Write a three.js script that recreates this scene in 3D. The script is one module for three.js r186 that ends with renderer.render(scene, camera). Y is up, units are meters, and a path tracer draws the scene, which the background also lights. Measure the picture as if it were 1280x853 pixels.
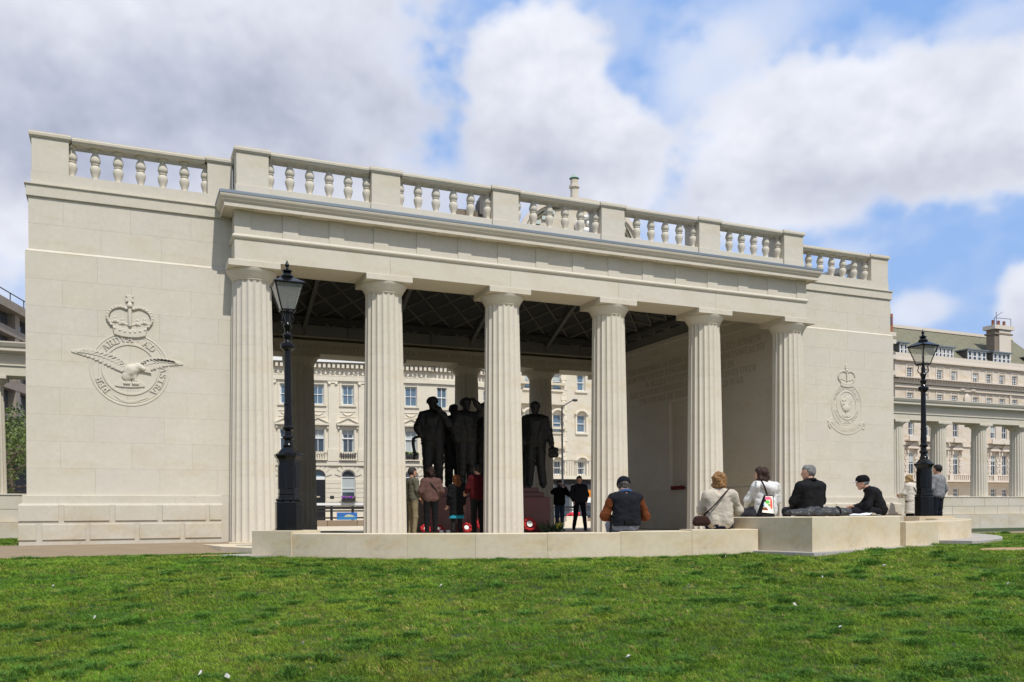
import * as THREE from 'three';
import { mergeGeometries, toCreasedNormals } from 'three/addons/utils/BufferGeometryUtils.js';
import { TextGeometry } from 'three/addons/geometries/TextGeometry.js';
import { FontLoader } from 'three/addons/loaders/FontLoader.js';
import { ImprovedNoise } from 'three/addons/math/ImprovedNoise.js';

// ------------------------------------------------------------------ camera
const D2R = Math.PI / 180;
const IMW = 1280, IMH = 853, FPX = 1117.13, YAW = 23.6826 * D2R, ROLL = 0.404 * D2R;
const CAM = new THREE.Vector3(-9.9985, 0.5266, 20.0066), PPX = 641.54, PPY = 644.67;   // shift lens: verticals stay upright
const scene = new THREE.Scene();
const camera = new THREE.PerspectiveCamera(2 * Math.atan(IMH / 2 / FPX) / D2R, IMW / IMH, 0.1, 4000);
camera.position.copy(CAM);
camera.rotation.order = 'YXZ';
camera.rotation.set(0, -YAW, -ROLL);
camera.setViewOffset(IMW, IMH, IMW / 2 - PPX, IMH / 2 - PPY, IMW, IMH);
// pixel of the photograph -> direction, and the point where it meets a plane
const CR = Math.cos(ROLL), SR = Math.sin(ROLL);
function ray(u, v) {
  const du = u - PPX, dv = v - PPY, x = (CR * du - SR * dv) / FPX, y = -(SR * du + CR * dv) / FPX;
  return new THREE.Vector3(Math.sin(YAW) + Math.cos(YAW) * x, y, -Math.cos(YAW) + Math.sin(YAW) * x);
}
const atZ = (u, v, Z) => CAM.clone().addScaledVector(ray(u, v), Z);
const atz = (u, v, z) => { const d = ray(u, v); return CAM.clone().addScaledVector(d, (z - CAM.z) / d.z); };
const atx = (u, v, x) => { const d = ray(u, v); return CAM.clone().addScaledVector(d, (x - CAM.x) / d.x); };

// ------------------------------------------------------------------ noise
function rng(seed) { let a = seed >>> 0; return () => { a = (a + 0x6D2B79F5) | 0; let t = Math.imul(a ^ (a >>> 15), 1 | a); t = (t + Math.imul(t ^ (t >>> 7), 61 | t)) ^ t; return ((t ^ (t >>> 14)) >>> 0) / 4294967296; }; }
const perlin = new ImprovedNoise();
function fbm(x, y, z, oct = 5, gain = 0.5) { let s = 0, a = 1, n = 0; for (let i = 0; i < oct; i++) { s += a * perlin.noise(x, y, z + i * 7.3); n += a; a *= gain; x *= 2.03; y *= 2.03; z *= 1.9; } return s / n; }
const clamp = (x, a = 0, b = 1) => Math.min(b, Math.max(a, x));
const smooth = (a, b, x) => { const t = clamp((x - a) / (b - a)); return t * t * (3 - 2 * t); };
const mix = (a, b, t) => a + (b - a) * t;

// ------------------------------------------------------------------ sky: air and clouds, as directions
function makeSky() {
  const SW = 2048, SH = 1024, data = new Float32Array(SW * SH * 4);
  const bank = (u, v, su, sv, soft, k) => { const d = ray(u, v).normalize(); return { az: Math.atan2(d.x, -d.z), el: Math.asin(d.y), sa: su / FPX, se: sv / FPX, soft, k }; };
  // banks of cloud: [direction of the centre, half sizes, softness of the edge, cover]
  const C = [[150, 110, 440, 260, 0.45, 0.97], [420, 110, 150, 190, 0.45, 0.9], [60, 270, 120, 66, 0.4, 0.9], [470, 235, 130, 80, 0.6, 0.85],
    [670, 118, 98, 112, 0.26, 1], [622, 84, 44, 62, 0.4, 0.95], [742, 195, 108, 78, 0.3, 1], [640, 200, 85, 75, 0.4, 0.95], [785, 240, 70, 45, 0.5, 0.9],
    [1050, 155, 205, 88, 0.34, 0.97], [1215, 165, 165, 84, 0.28, 1], [940, 205, 120, 80, 0.5, 0.9], [1000, 250, 140, 46, 0.5, 0.92], [905, 95, 90, 70, 0.7, 0.62], [870, 270, 90, 40, 0.7, 0.7],
    [960, 20, 150, 55, 0.9, 0.5], [1240, 26, 80, 34, 0.9, 0.42], [840, 120, 55, 100, 0.9, 0.45], [1100, 55, 60, 40, 0.9, 0.4], [560, 230, 60, 50, 0.8, 0.7],
    [1148, 388, 48, 26, 0.6, 0.7], [1288, 385, 42, 66, 0.35, 0.96], [1060, 318, 60, 24, 0.9, 0.35]].map(a => bank(...a));
  // thick parts seen from below
  const G = [[150, 150, 250, 60, 0.48], [330, 120, 150, 60, 0.34], [420, 40, 120, 60, 0.15], [50, 205, 90, 30, 0.4], [690, 205, 80, 34, 0.34], [600, 250, 120, 30, 0.16], [1040, 236, 150, 24, 0.3], [1215, 215, 110, 20, 0.3], [960, 170, 60, 40, 0.12], [1180, 120, 70, 30, 0.14], [1290, 440, 60, 50, 0.5]].map(a => { const q = bank(a[0], a[1], a[2], a[3], 1, a[4]); return q; });
  const wrapA = d => d > Math.PI ? d - 2 * Math.PI : d < -Math.PI ? d + 2 * Math.PI : d;
  for (let j = 0; j < SH; j++) {
    const el = ((j + 0.5) / SH - 0.5) * Math.PI, sy = Math.sin(el), cy = Math.cos(el);
    for (let i = 0; i < SW; i++) {
      const a = ((i + 0.5) / SW - 0.5) * 2 * Math.PI, dx = Math.cos(a) * cy, dz = Math.sin(a) * cy;
      const az = Math.atan2(dx, -dz), o = (j * SW + i) * 4, e = Math.max(el, 0), hz = Math.exp(-e * 3.4);
      let r = mix(0.205, 0.44, hz), g = mix(0.395, 0.60, hz), b = mix(0.80, 0.87, hz);
      if (el > -0.02) {
        const near = Math.abs(az - YAW) < 1.1 && el < 0.95;
        const w = 0.35 * fbm(dx * 3 + 4, sy * 4, dz * 3, 3), n = fbm(dx * 4.2 + w, sy * 6.5, dz * 4.2 - w, 6, 0.58), n2 = near ? fbm(dx * 15 + w, sy * 21, dz * 15, 6, 0.66) : 0;
        const blend = smooth(0.66, 0.95, Math.abs(az - YAW)) + smooth(0.62, 0.9, el), wide = clamp(blend);
        let open = 1; if (near) for (const c of C) { const p = wrapA(az - c.az) / c.sa, q = (el - c.el) / c.se, rr = Math.sqrt(p * p + q * q); if (rr < 2) open *= 1 - c.k * smooth(0, c.soft, 1 - rr + 0.36 * n + 0.46 * n2); }
        const cov = mix(1 - open, smooth(-0.12, 0.22, n + 0.06), wide);
        let gz = 0; if (near) for (const c of G) { const p = wrapA(az - c.az) / c.sa, q = (el - c.el) / c.se; gz += c.k * Math.exp(-0.5 * (p * p + q * q)); }
        const thick = clamp(mix(0.07 + gz, 0.22 + 0.5 * Math.max(0, n), wide) + 0.5 * n2 + 0.22 * n);
        const veil = 0.40 * smooth(-0.35, 0.5, n + 0.8 * n2), f = clamp(cov * 0.98 + veil * (1 - cov));
        r = mix(r, mix(0.885, 0.37, thick), f); g = mix(g, mix(0.90, 0.405, thick), f); b = mix(b, mix(0.965, 0.53, thick), f);
      } else { const m = smooth(-0.02, -0.12, el); r = mix(r, 0.11, m); g = mix(g, 0.12, m); b = mix(b, 0.10, m); }
      data[o] = r; data[o + 1] = g; data[o + 2] = b; data[o + 3] = 1;
    }
  }
  const tx = new THREE.DataTexture(data, SW, SH, THREE.RGBAFormat, THREE.FloatType);
  tx.mapping = THREE.EquirectangularReflectionMapping; tx.magFilter = tx.minFilter = THREE.LinearFilter; tx.wrapS = THREE.RepeatWrapping; tx.needsUpdate = true;
  return tx;
}
scene.background = makeSky();
scene.environment = scene.background;

// ------------------------------------------------------------------ sun and exposure
const SUN_AZ = 5 * D2R, SUN_EL = 56 * D2R;
const sun = new THREE.DirectionalLight(new THREE.Color(1.0, 0.965, 0.90), 3.75);
sun.position.set(Math.sin(SUN_AZ) * Math.cos(SUN_EL), Math.sin(SUN_EL), Math.cos(SUN_AZ) * Math.cos(SUN_EL)).multiplyScalar(120);
sun.castShadow = true; sun.shadow.mapSize.set(4096, 4096); sun.shadow.radius = 1;
Object.assign(sun.shadow.camera, { left: -45, right: 45, top: 45, bottom: -45, near: 1, far: 300 });
scene.add(sun, sun.target);
const renderer = new THREE.WebGLRenderer({ antialias: true });
renderer.setSize(1024, 682);
renderer.toneMapping = THREE.LinearToneMapping;
renderer.toneMappingExposure = 1.05;
renderer.shadowMap.enabled = true;

// ------------------------------------------------------------------ textures
function noiseTex(size, f, srgb = true) {   // f(x, y in 0..1) -> [r,g,b] 0..1
  const d = new Uint8Array(size * size * 4);
  for (let j = 0; j < size; j++) for (let i = 0; i < size; i++) { const c = f(i / size, j / size), o = (j * size + i) * 4; for (let k = 0; k < 3; k++) d[o + k] = clamp(c[k]) * 255; d[o + 3] = 255; }
  const t = new THREE.DataTexture(d, size, size); t.wrapS = t.wrapT = THREE.RepeatWrapping; t.magFilter = THREE.LinearFilter; t.minFilter = THREE.LinearMipmapLinearFilter; t.generateMipmaps = true;
  if (srgb) t.colorSpace = THREE.SRGBColorSpace; t.needsUpdate = true; return t;
}
// tileable fbm on a torus-like blend
function tfbm(x, y, s, z, oct, gain) {
  const a = fbm(x * s, y * s, z, oct, gain), b = fbm((x - 1) * s, y * s, z, oct, gain), c = fbm(x * s, (y - 1) * s, z, oct, gain), e = fbm((x - 1) * s, (y - 1) * s, z, oct, gain);
  return mix(mix(a, b, x), mix(c, e, x), y);
}
const stoneTex = noiseTex(512, (x, y) => { const a = tfbm(x, y, 3, 0.3, 5, 0.55), b = tfbm(x, y, 24, 5.3, 3, 0.6), s = tfbm(x, y * 2.5, 2, 8.8, 4, 0.55); const v = 0.965 + 0.04 * a + 0.05 * b, w = 0.05 * Math.max(0, s); return [v - w * 0.5, v - w * 0.9, v - w * 1.7]; });
const stainTex = noiseTex(512, (x, y) => { const a = tfbm(x, y, 3, 1.3, 5, 0.6), b = tfbm(x, y, 30, 5.3, 3, 0.6), s = smooth(-0.05, 0.4, tfbm(x, y * 1.6, 2.2, 12.8, 5, 0.6)), p = smooth(0.25, 0.5, tfbm(x, y, 14, 3.8, 3, 0.6)); const v = 0.95 + 0.07 * a + 0.06 * b - 0.05 * p; return [v - s * 0.03, v - s * 0.07, v - s * 0.15]; });
const grainBump = noiseTex(512, (x, y) => { const v = 0.5 + 0.5 * tfbm(x, y, 20, 2.2, 4, 0.7); return [v, v, v]; }, false);
const gravelTex = noiseTex(512, (x, y) => { const a = tfbm(x, y, 3, 4.3, 4, 0.6), b = tfbm(x, y, 60, 6.1, 3, 0.8); const v = 0.84 + 0.13 * a + 0.30 * b; return [v, v * 0.985, v * 0.96]; });
const clothTex = noiseTex(256, (x, y) => { const v = 0.9 + 0.16 * tfbm(x, y, 5, 7.7, 4, 0.6) + 0.12 * tfbm(x, y, 50, 3, 2, 0.6); return [v, v, v]; });
const soilTex = noiseTex(512, (x, y) => { const a = tfbm(x, y, 4, 9.3, 5, 0.6), b = tfbm(x, y, 50, 2.1, 3, 0.8), v = 0.75 + 0.35 * a + 0.35 * b; return [v * (0.9 + 0.35 * a), v, v * 0.8]; });
const hairTex = noiseTex(256, (x, y) => { const v = 0.72 + 0.55 * tfbm(x * 1, y * 0.12, 60, 4.4, 3, 0.7) + 0.25 * tfbm(x, y, 6, 1.4, 3, 0.6); return [v, v, v]; });
const slateTex = noiseTex(256, (x, y) => { const row = Math.floor(y * 24), v = 0.82 + 0.2 * tfbm(x, y, 6, 3.3, 4, 0.6) + 0.1 * perlin.noise(row * 3.1, Math.floor(x * 20 + (row % 2) * 0.5) * 1.7, 0.5); return [v, v, v * 0.97]; });

// ------------------------------------------------------------------ materials (base colours are linear)
const lin = (r, g, b) => new THREE.Color().setRGB(r, g, b);
const M = {};
const STONE = [0.612, 0.560, 0.464];
function stoneMat(k, tex = stoneTex, warm = 1) { return new THREE.MeshStandardMaterial({ color: lin(STONE[0] * k, STONE[1] * k, STONE[2] * k * warm), roughness: 0.9, map: tex, bumpMap: grainBump, bumpScale: 0.0015 }); }
M.stone = [stoneMat(1), stoneMat(0.985, stoneTex, 0.985), stoneMat(1.012, stoneTex, 1.0), stoneMat(0.993, stoneTex, 1.015)];
M.s = M.stone[0];
M.bench = [[1.10, 1.03, 0.90], [1.06, 1.0, 0.86], [1.13, 1.05, 0.93]].map(k => { const m = stoneMat(1, stainTex); m.color.setRGB(STONE[0] * k[0], STONE[1] * k[1], STONE[2] * k[2]); return m; });
M.plinthStone = [stoneMat(0.95, stainTex), stoneMat(0.92, stainTex, 0.96), stoneMat(0.97, stainTex)];
M.joint = new THREE.MeshStandardMaterial({ color: lin(0.56, 0.49, 0.39), roughness: 1 });
M.letter = new THREE.MeshStandardMaterial({ color: lin(0.42, 0.365, 0.285), roughness: 0.95 });
M.lead = new THREE.MeshStandardMaterial({ color: lin(0.19, 0.225, 0.26), roughness: 0.55, metalness: 0.35 });
M.darkMetal = new THREE.MeshStandardMaterial({ color: lin(0.20, 0.19, 0.175), roughness: 0.5, metalness: 0.2 });
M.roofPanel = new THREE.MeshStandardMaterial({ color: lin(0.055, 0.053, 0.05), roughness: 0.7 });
M.zinc = new THREE.MeshStandardMaterial({ color: lin(0.26, 0.255, 0.245), roughness: 0.4, metalness: 0.5 });
M.blackPaint = new THREE.MeshPhysicalMaterial({ color: lin(0.004, 0.004, 0.0045), roughness: 0.2, specularIntensity: 0.55 });
M.lampGlass = new THREE.MeshPhysicalMaterial({ color: lin(0.85, 0.85, 0.8), transmission: 0.8, thickness: 0, roughness: 0.12, ior: 1.45 });
M.bronze = new THREE.MeshStandardMaterial({ color: lin(0.020, 0.019, 0.017), roughness: 0.58, metalness: 0.25, bumpMap: grainBump, bumpScale: 0.004 });
M.granite = new THREE.MeshStandardMaterial({ color: lin(0.145, 0.035, 0.030), roughness: 0.32, map: gravelTex });
M.gravel = new THREE.MeshStandardMaterial({ color: lin(0.36, 0.28, 0.185), roughness: 1, map: gravelTex, bumpMap: gravelTex, bumpScale: 0.006 });
M.paving = [0, 1, 2].map(k => new THREE.MeshStandardMaterial({ color: lin(0.66 + 0.03 * k, 0.575 + 0.025 * k, 0.43 + 0.02 * k), roughness: 0.85, map: stainTex }));
M.slab = new THREE.MeshStandardMaterial({ color: lin(0.40, 0.375, 0.335), roughness: 0.9, map: stainTex });
M.asphalt = new THREE.MeshStandardMaterial({ color: lin(0.075, 0.077, 0.082), roughness: 0.95, map: gravelTex });
M.soil = new THREE.MeshStandardMaterial({ color: lin(0.062, 0.088, 0.020), roughness: 1, map: soilTex });
M.glass = new THREE.MeshPhysicalMaterial({ color: lin(0.035, 0.05, 0.065), roughness: 0.06, metalness: 0, clearcoat: 1, clearcoatRoughness: 0.03, specularIntensity: 1 });
M.glassBlue = new THREE.MeshPhysicalMaterial({ color: lin(0.10, 0.16, 0.22), roughness: 0.08, clearcoat: 1, clearcoatRoughness: 0.05 });
M.whitePaint = new THREE.MeshStandardMaterial({ color: lin(0.78, 0.77, 0.74), roughness: 0.5 });
M.blind = new THREE.MeshStandardMaterial({ color: lin(0.42, 0.46, 0.45), roughness: 0.9 });
M.cream = new THREE.MeshStandardMaterial({ color: lin(0.74, 0.67, 0.54), roughness: 0.9, map: stoneTex });
M.creamDark = M.cream;
M.hotel = new THREE.MeshStandardMaterial({ color: lin(0.68, 0.60, 0.505), roughness: 0.9, map: stainTex });
M.hotelTrim = new THREE.MeshStandardMaterial({ color: lin(0.68, 0.60, 0.505), roughness: 0.9, map: stoneTex });
M.pale = new THREE.MeshStandardMaterial({ color: lin(0.66, 0.60, 0.49), roughness: 0.9, map: stainTex });
M.slate = new THREE.MeshStandardMaterial({ color: lin(0.25, 0.235, 0.16), roughness: 0.85, map: slateTex });
M.brick = new THREE.MeshStandardMaterial({ color: lin(0.34, 0.13, 0.08), roughness: 0.95, map: stainTex });
M.greyBrick = new THREE.MeshStandardMaterial({ color: lin(0.24, 0.195, 0.15), roughness: 0.95, map: stainTex });
M.officeStone = new THREE.MeshStandardMaterial({ color: lin(0.34, 0.29, 0.245), roughness: 0.9, map: stainTex });
M.copper = new THREE.MeshStandardMaterial({ color: lin(0.22, 0.40, 0.34), roughness: 0.8 });
const flat = (r, g, b, rough = 0.9) => new THREE.MeshStandardMaterial({ color: lin(r, g, b), roughness: rough });
const cloth = (r, g, b, rough = 0.95) => new THREE.MeshPhysicalMaterial({ color: lin(r, g, b), roughness: rough, map: clothTex, specularIntensity: 0.25 });

const hairMat = (r, g, b) => new THREE.MeshPhysicalMaterial({ color: lin(r * 1.15, g * 1.15, b * 1.15), roughness: 0.6, map: hairTex, bumpMap: hairTex, bumpScale: 0.006, specularIntensity: 0.5 });
// ------------------------------------------------------------------ object helpers
const taken = {};
function numbered(n) { taken[n] = (taken[n] ?? -1) + 1; return taken[n] ? `${n}_${String(taken[n]).padStart(3, '0')}` : n; }
function shadows(m) { m.castShadow = m.receiveShadow = true; return m; }
function thing(name, label, category, [x, y, z] = [0, 0, 0], turn = 0, group) {
  const o = new THREE.Group(); o.name = numbered(name); o.position.set(x, y, z); o.rotation.y = turn; o.userData = { label, category }; if (group) o.userData.group = group; scene.add(o); return o;
}
function sub(name, parent) { const o = new THREE.Group(); o.name = name; parent.add(o); return o; }
function obj(name, geo, mat, parent = scene) {
  if (Array.isArray(geo)) geo = merge(geo);
  const m = shadows(new THREE.Mesh(geo, mat)); m.name = parent === scene ? numbered(name) : name; parent.add(m); return m;
}
function tag(o, label, category, group) { o.userData.label = label; o.userData.category = category; if (group) o.userData.group = group; return o; }
function struct(o) { o.userData.kind = 'structure'; return o; }
function merge(list) { return mergeGeometries(list.map(g => { const n = g.index ? g.toNonIndexed() : g; for (const k of Object.keys(n.attributes)) if (!['position', 'normal', 'uv'].includes(k)) n.deleteAttribute(k); n.morphAttributes = {}; return n; }), false); }
const UVM = 2.2;   // metres per texture tile
function metricUV(g, scale = UVM) {
  if (g.index) g = g.toNonIndexed();
  const p = g.attributes.position, uv = new Float32Array(p.count * 2), a = new THREE.Vector3(), b = new THREE.Vector3(), c = new THREE.Vector3();
  for (let i = 0; i < p.count; i += 3) {
    a.fromBufferAttribute(p, i); b.fromBufferAttribute(p, i + 1); c.fromBufferAttribute(p, i + 2);
    const n = b.clone().sub(a).cross(c.clone().sub(a)), ax = Math.abs(n.x), ay = Math.abs(n.y), az = Math.abs(n.z);
    [a, b, c].forEach((v, k) => { const s = ax > ay && ax > az ? [v.z + 3.7, v.y] : ay > az ? [v.x, v.z + 1.3] : [v.x, v.y]; uv[(i + k) * 2] = s[0] / scale; uv[(i + k) * 2 + 1] = s[1] / scale; });
  }
  g.setAttribute('uv', new THREE.BufferAttribute(uv, 2)); return g;
}
function box(x0, x1, y0, y1, z0, z1) { const g = new THREE.BoxGeometry(x1 - x0, y1 - y0, z1 - z0); g.translate((x0 + x1) / 2, (y0 + y1) / 2, (z0 + z1) / 2); return metricUV(g); }
// a block whose front (+z) edges are chamfered
function block(x0, x1, y0, y1, zb, zf, c = 0.004) {
  const P = [[x0, y0, zb], [x1, y0, zb], [x1, y1, zb], [x0, y1, zb], [x0, y0, zf - c], [x1, y0, zf - c], [x1, y1, zf - c], [x0, y1, zf - c], [x0 + c, y0 + c, zf], [x1 - c, y0 + c, zf], [x1 - c, y1 - c, zf], [x0 + c, y1 - c, zf]];
  const Q = [[8, 9, 10, 11], [4, 5, 9, 8], [5, 6, 10, 9], [6, 7, 11, 10], [7, 4, 8, 11], [0, 1, 5, 4], [1, 2, 6, 5], [2, 3, 7, 6], [3, 0, 4, 7], [3, 2, 1, 0]];
  return quads(P, Q);
}
function quads(P, Q, uvs = UVM) {
  const pos = []; for (const q of Q) { const t = q.length === 4 ? [q[0], q[1], q[2], q[0], q[2], q[3]] : q; for (const i of t) pos.push(...P[i]); }
  const g = new THREE.BufferGeometry(); g.setAttribute('position', new THREE.Float32BufferAttribute(pos, 3)); g.computeVertexNormals(); return metricUV(g, uvs);
}
// sweep a closed profile [[out, y]...] along a polyline [[x, z]...]; outward is to the left of travel seen from above with z down the page
function sweep(path, profile, closed = false) {
  const n = path.length, N = [], P = [], m = profile.length;
  const seg = (i) => { const a = path[i], b = path[(i + 1) % n], l = Math.hypot(b[0] - a[0], b[1] - a[1]); return [-(b[1] - a[1]) / l, (b[0] - a[0]) / l]; };
  for (let i = 0; i < n; i++) {
    let a = (i > 0 || closed) ? seg((i - 1 + n) % n) : null, b = (i < n - 1 || closed) ? seg(i) : null; a = a || b; b = b || a;
    const k = 1 + a[0] * b[0] + a[1] * b[1]; N.push([(a[0] + b[0]) / k, (a[1] + b[1]) / k]);
  }
  for (let i = 0; i < n; i++) for (const [o, y] of profile) P.push([path[i][0] + N[i][0] * o, y, path[i][1] + N[i][1] * o]);
  const area = THREE.ShapeUtils.area(profile.map(p => new THREE.Vector2(p[0], p[1]))), Q = [];
  for (let i = 0; i < (closed ? n : n - 1); i++) for (let j = 0; j < m; j++) {
    const a = i * m + j, b = i * m + (j + 1) % m, c = ((i + 1) % n) * m + (j + 1) % m, d = ((i + 1) % n) * m + j;
    Q.push(area > 0 ? [a, d, c, b] : [a, b, c, d]);
  }
  if (!closed) { const tri = THREE.ShapeUtils.triangulateShape(profile.map(p => new THREE.Vector2(p[0], p[1])), []); for (const t of tri) { const e = (n - 1) * m; Q.push(area > 0 ? [t[0], t[1], t[2]] : [t[2], t[1], t[0]]); Q.push(area > 0 ? [t[2] + e, t[1] + e, t[0] + e] : [t[0] + e, t[1] + e, t[2] + e]); } }
  return quads(P, Q);
}
function lathe(pts, seg = 24, crease = 0.6) { const g = toCreasedNormals(new THREE.LatheGeometry(pts.map(p => new THREE.Vector2(p[0], p[1])), seg), crease); return metricUV(g); }
function bar(a, b, r, seg = 6) { const A = new THREE.Vector3(...a), B = new THREE.Vector3(...b), L = A.distanceTo(B), g = new THREE.CylinderGeometry(r, r, L, seg); g.translate(0, L / 2, 0); g.applyQuaternion(new THREE.Quaternion().setFromUnitVectors(new THREE.Vector3(0, 1, 0), B.sub(A).normalize())); g.translate(...a); return g.toNonIndexed(); }
function beam(a, b, w, h) {   // rectangular bar, h is vertical-ish
  const A = new THREE.Vector3(...a), B = new THREE.Vector3(...b), L = A.distanceTo(B), g = new THREE.BoxGeometry(w, h, L); const m = new THREE.Matrix4().lookAt(B, A, new THREE.Vector3(0, 1, 0)); g.applyMatrix4(m); const c = A.clone().add(B).multiplyScalar(0.5); g.translate(c.x, c.y, c.z); return metricUV(g);
}
function extrude(shape, depth, bevel = 0, seg = 12) { return metricUV(new THREE.ExtrudeGeometry(shape, { depth, bevelEnabled: bevel > 0, bevelSize: bevel, bevelThickness: bevel, bevelSegments: 2, curveSegments: seg })); }
function poly(pts) { const s = new THREE.Shape(); pts.forEach((p, i) => i ? s.lineTo(p[0], p[1]) : s.moveTo(p[0], p[1])); return s; }
const place = (g, x, y, z, ry = 0, rx = 0, rz = 0, s = 1) => { g = g.clone(); g.applyMatrix4(new THREE.Matrix4().compose(new THREE.Vector3(x, y, z), new THREE.Quaternion().setFromEuler(new THREE.Euler(rx, ry, rz, 'YXZ')), new THREE.Vector3(s, s, s))); return g; };
// courses of ashlar, each stone a mesh, facing +z in the parent's frame; holes: [x0,x1,y0,y1]
function ashlar(parent, x0, x1, courses, z, len, mats, rand, { depth = 0.12, gap = 0.0007, c = 0.0015, holes = [], turn = 0, origin = [0, 0, 0], name = 'stone_block' } = {}) {
  for (let k = 0; k < courses.length - 1; k++) {
    const y0 = courses[k], y1 = courses[k + 1]; let cuts = [x0]; let x = x0 + len * (k % 2 ? 0.5 : 1) * (0.9 + 0.2 * rand());
    while (x < x1 - len * 0.35) { cuts.push(x); x += len * (0.92 + 0.16 * rand()); } cuts.push(x1);
    for (const h of holes) if (h[2] < y1 - 0.01 && h[3] > y0 + 0.01) { cuts = cuts.filter(q => q < h[0] - 0.12 || q > h[1] + 0.12).concat([h[0], h[1]]).sort((a, b) => a - b); }
    for (let i = 0; i < cuts.length - 1; i++) {
      const a = cuts[i], b = cuts[i + 1]; let lo = y0, hi = y1, skip = false;
      for (const h of holes) if (a >= h[0] - 0.001 && b <= h[1] + 0.001) { if (h[2] <= y0 && h[3] >= y1) skip = true; else if (h[3] > y0 && h[3] < y1) lo = h[3]; else if (h[2] > y0 && h[2] < y1) hi = h[2]; }
      if (skip || hi - lo < 0.02) continue;
      const g = block(a + gap, b - gap, lo + gap, hi - gap, z - depth, z, c);
      if (turn) g.rotateY(turn); g.translate(...origin);
      obj(name, g, mats[Math.floor(rand() * mats.length)], parent);
    }
  }
}
// ------------------------------------------------------------------ smooth-joined tapered bones, meshed by surface nets
function sdfGeo(bones, k, cell, { fold = 0, seed = 0, cut = null } = {}) {
  const mn = [1e9, 1e9, 1e9], mx = [-1e9, -1e9, -1e9];
  for (const b of bones) for (let i = 0; i < 3; i++) { const r = Math.max(b[3], b[7]) + cell * 3 + fold; mn[i] = Math.min(mn[i], b[i] - r, b[4 + i] - r); mx[i] = Math.max(mx[i], b[i] + r, b[4 + i] + r); }
  const n = [0, 1, 2].map(i => Math.ceil((mx[i] - mn[i]) / cell) + 1), sx = 1, sy = n[0], sz = n[0] * n[1], F = new Float32Array(n[0] * n[1] * n[2]).fill(0.5);
  for (const b of bones) {
    const [ax, ay, az, ra, bx, by, bz, rb] = b, dx = bx - ax, dy = by - ay, dz = bz - az, L2 = dx * dx + dy * dy + dz * dz + 1e-9, mr = Math.max(ra, rb) + k + 0.06;
    const lo = [0, 1, 2].map(i => Math.max(0, Math.floor((Math.min(b[i], b[4 + i]) - mr - mn[i]) / cell))), hi = [0, 1, 2].map(i => Math.min(n[i] - 1, Math.ceil((Math.max(b[i], b[4 + i]) + mr - mn[i]) / cell)));
    for (let z = lo[2]; z <= hi[2]; z++) for (let y = lo[1]; y <= hi[1]; y++) for (let x = lo[0]; x <= hi[0]; x++) {
      const px = mn[0] + x * cell - ax, py = mn[1] + y * cell - ay, pz = mn[2] + z * cell - az, t = clamp((px * dx + py * dy + pz * dz) / L2), ex = px - t * dx, ey = py - t * dy, ez = pz - t * dz;
      const d = Math.sqrt(ex * ex + ey * ey + ez * ez) - (ra + t * (rb - ra)), i = x + y * sy + z * sz, f = F[i], h = Math.max(k - Math.abs(f - d), 0) / k; F[i] = Math.min(f, d) - h * h * k * 0.25;
    }
  }
  if (fold || cut) for (let z = 0; z < n[2]; z++) for (let y = 0; y < n[1]; y++) for (let x = 0; x < n[0]; x++) {
    const i = x + y * sy + z * sz; if (Math.abs(F[i]) > 0.08 && !cut) continue; const X = mn[0] + x * cell, Y = mn[1] + y * cell, Z = mn[2] + z * cell;
    if (fold && Math.abs(F[i]) < 0.08) F[i] += fold * (perlin.noise(X * 9 + seed, Y * 13, Z * 9) + 0.6 * perlin.noise(X * 20, Y * 26 + seed, Z * 20)); if (cut) F[i] = Math.max(F[i], cut(X, Y, Z));
  }
  const vid = new Int32Array(F.length).fill(-1), pos = [], idx = [], C = [0, 1, sy, 1 + sy, sz, 1 + sz, sy + sz, 1 + sy + sz], E = [[0, 1], [0, 2], [0, 4], [1, 3], [1, 5], [2, 3], [2, 6], [3, 7], [4, 5], [4, 6], [5, 7], [6, 7]];
  for (let z = 0; z < n[2] - 1; z++) for (let y = 0; y < n[1] - 1; y++) for (let x = 0; x < n[0] - 1; x++) {
    const o = x + y * sy + z * sz; let m = 0; for (let c = 0; c < 8; c++) if (F[o + C[c]] < 0) m |= 1 << c; if (m === 0 || m === 255) continue;
    let px = 0, py = 0, pz = 0, q = 0; for (const [a, b] of E) { const fa = F[o + C[a]], fb = F[o + C[b]]; if ((fa < 0) === (fb < 0)) continue; const t = fa / (fa - fb); px += (a & 1) + t * ((b & 1) - (a & 1)); py += ((a >> 1) & 1) + t * (((b >> 1) & 1) - ((a >> 1) & 1)); pz += (a >> 2) + t * ((b >> 2) - (a >> 2)); q++; }
    vid[o] = pos.length / 3; pos.push(mn[0] + (x + px / q) * cell, mn[1] + (y + py / q) * cell, mn[2] + (z + pz / q) * cell);
  }
  const face = (a, b, c, d, f) => { if (a < 0 || b < 0 || c < 0 || d < 0) return; f ? idx.push(a, b, c, a, c, d) : idx.push(a, c, b, a, d, c); };
  for (let z = 1; z < n[2] - 1; z++) for (let y = 1; y < n[1] - 1; y++) for (let x = 1; x < n[0] - 1; x++) {
    const o = x + y * sy + z * sz, f = F[o] < 0;
    if (f !== (F[o + 1] < 0)) face(vid[o - sy - sz], vid[o - sz], vid[o], vid[o - sy], f);
    if (f !== (F[o + sy] < 0)) face(vid[o - 1 - sz], vid[o - 1], vid[o], vid[o - sz], f);
    if (f !== (F[o + sz] < 0)) face(vid[o - 1 - sy], vid[o - sy], vid[o], vid[o - 1], f);
  }
  const g = new THREE.BufferGeometry(); g.setAttribute('position', new THREE.Float32BufferAttribute(pos, 3)); g.setIndex(idx); g.computeVertexNormals(); return metricUV(g, 0.5);
}
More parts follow.
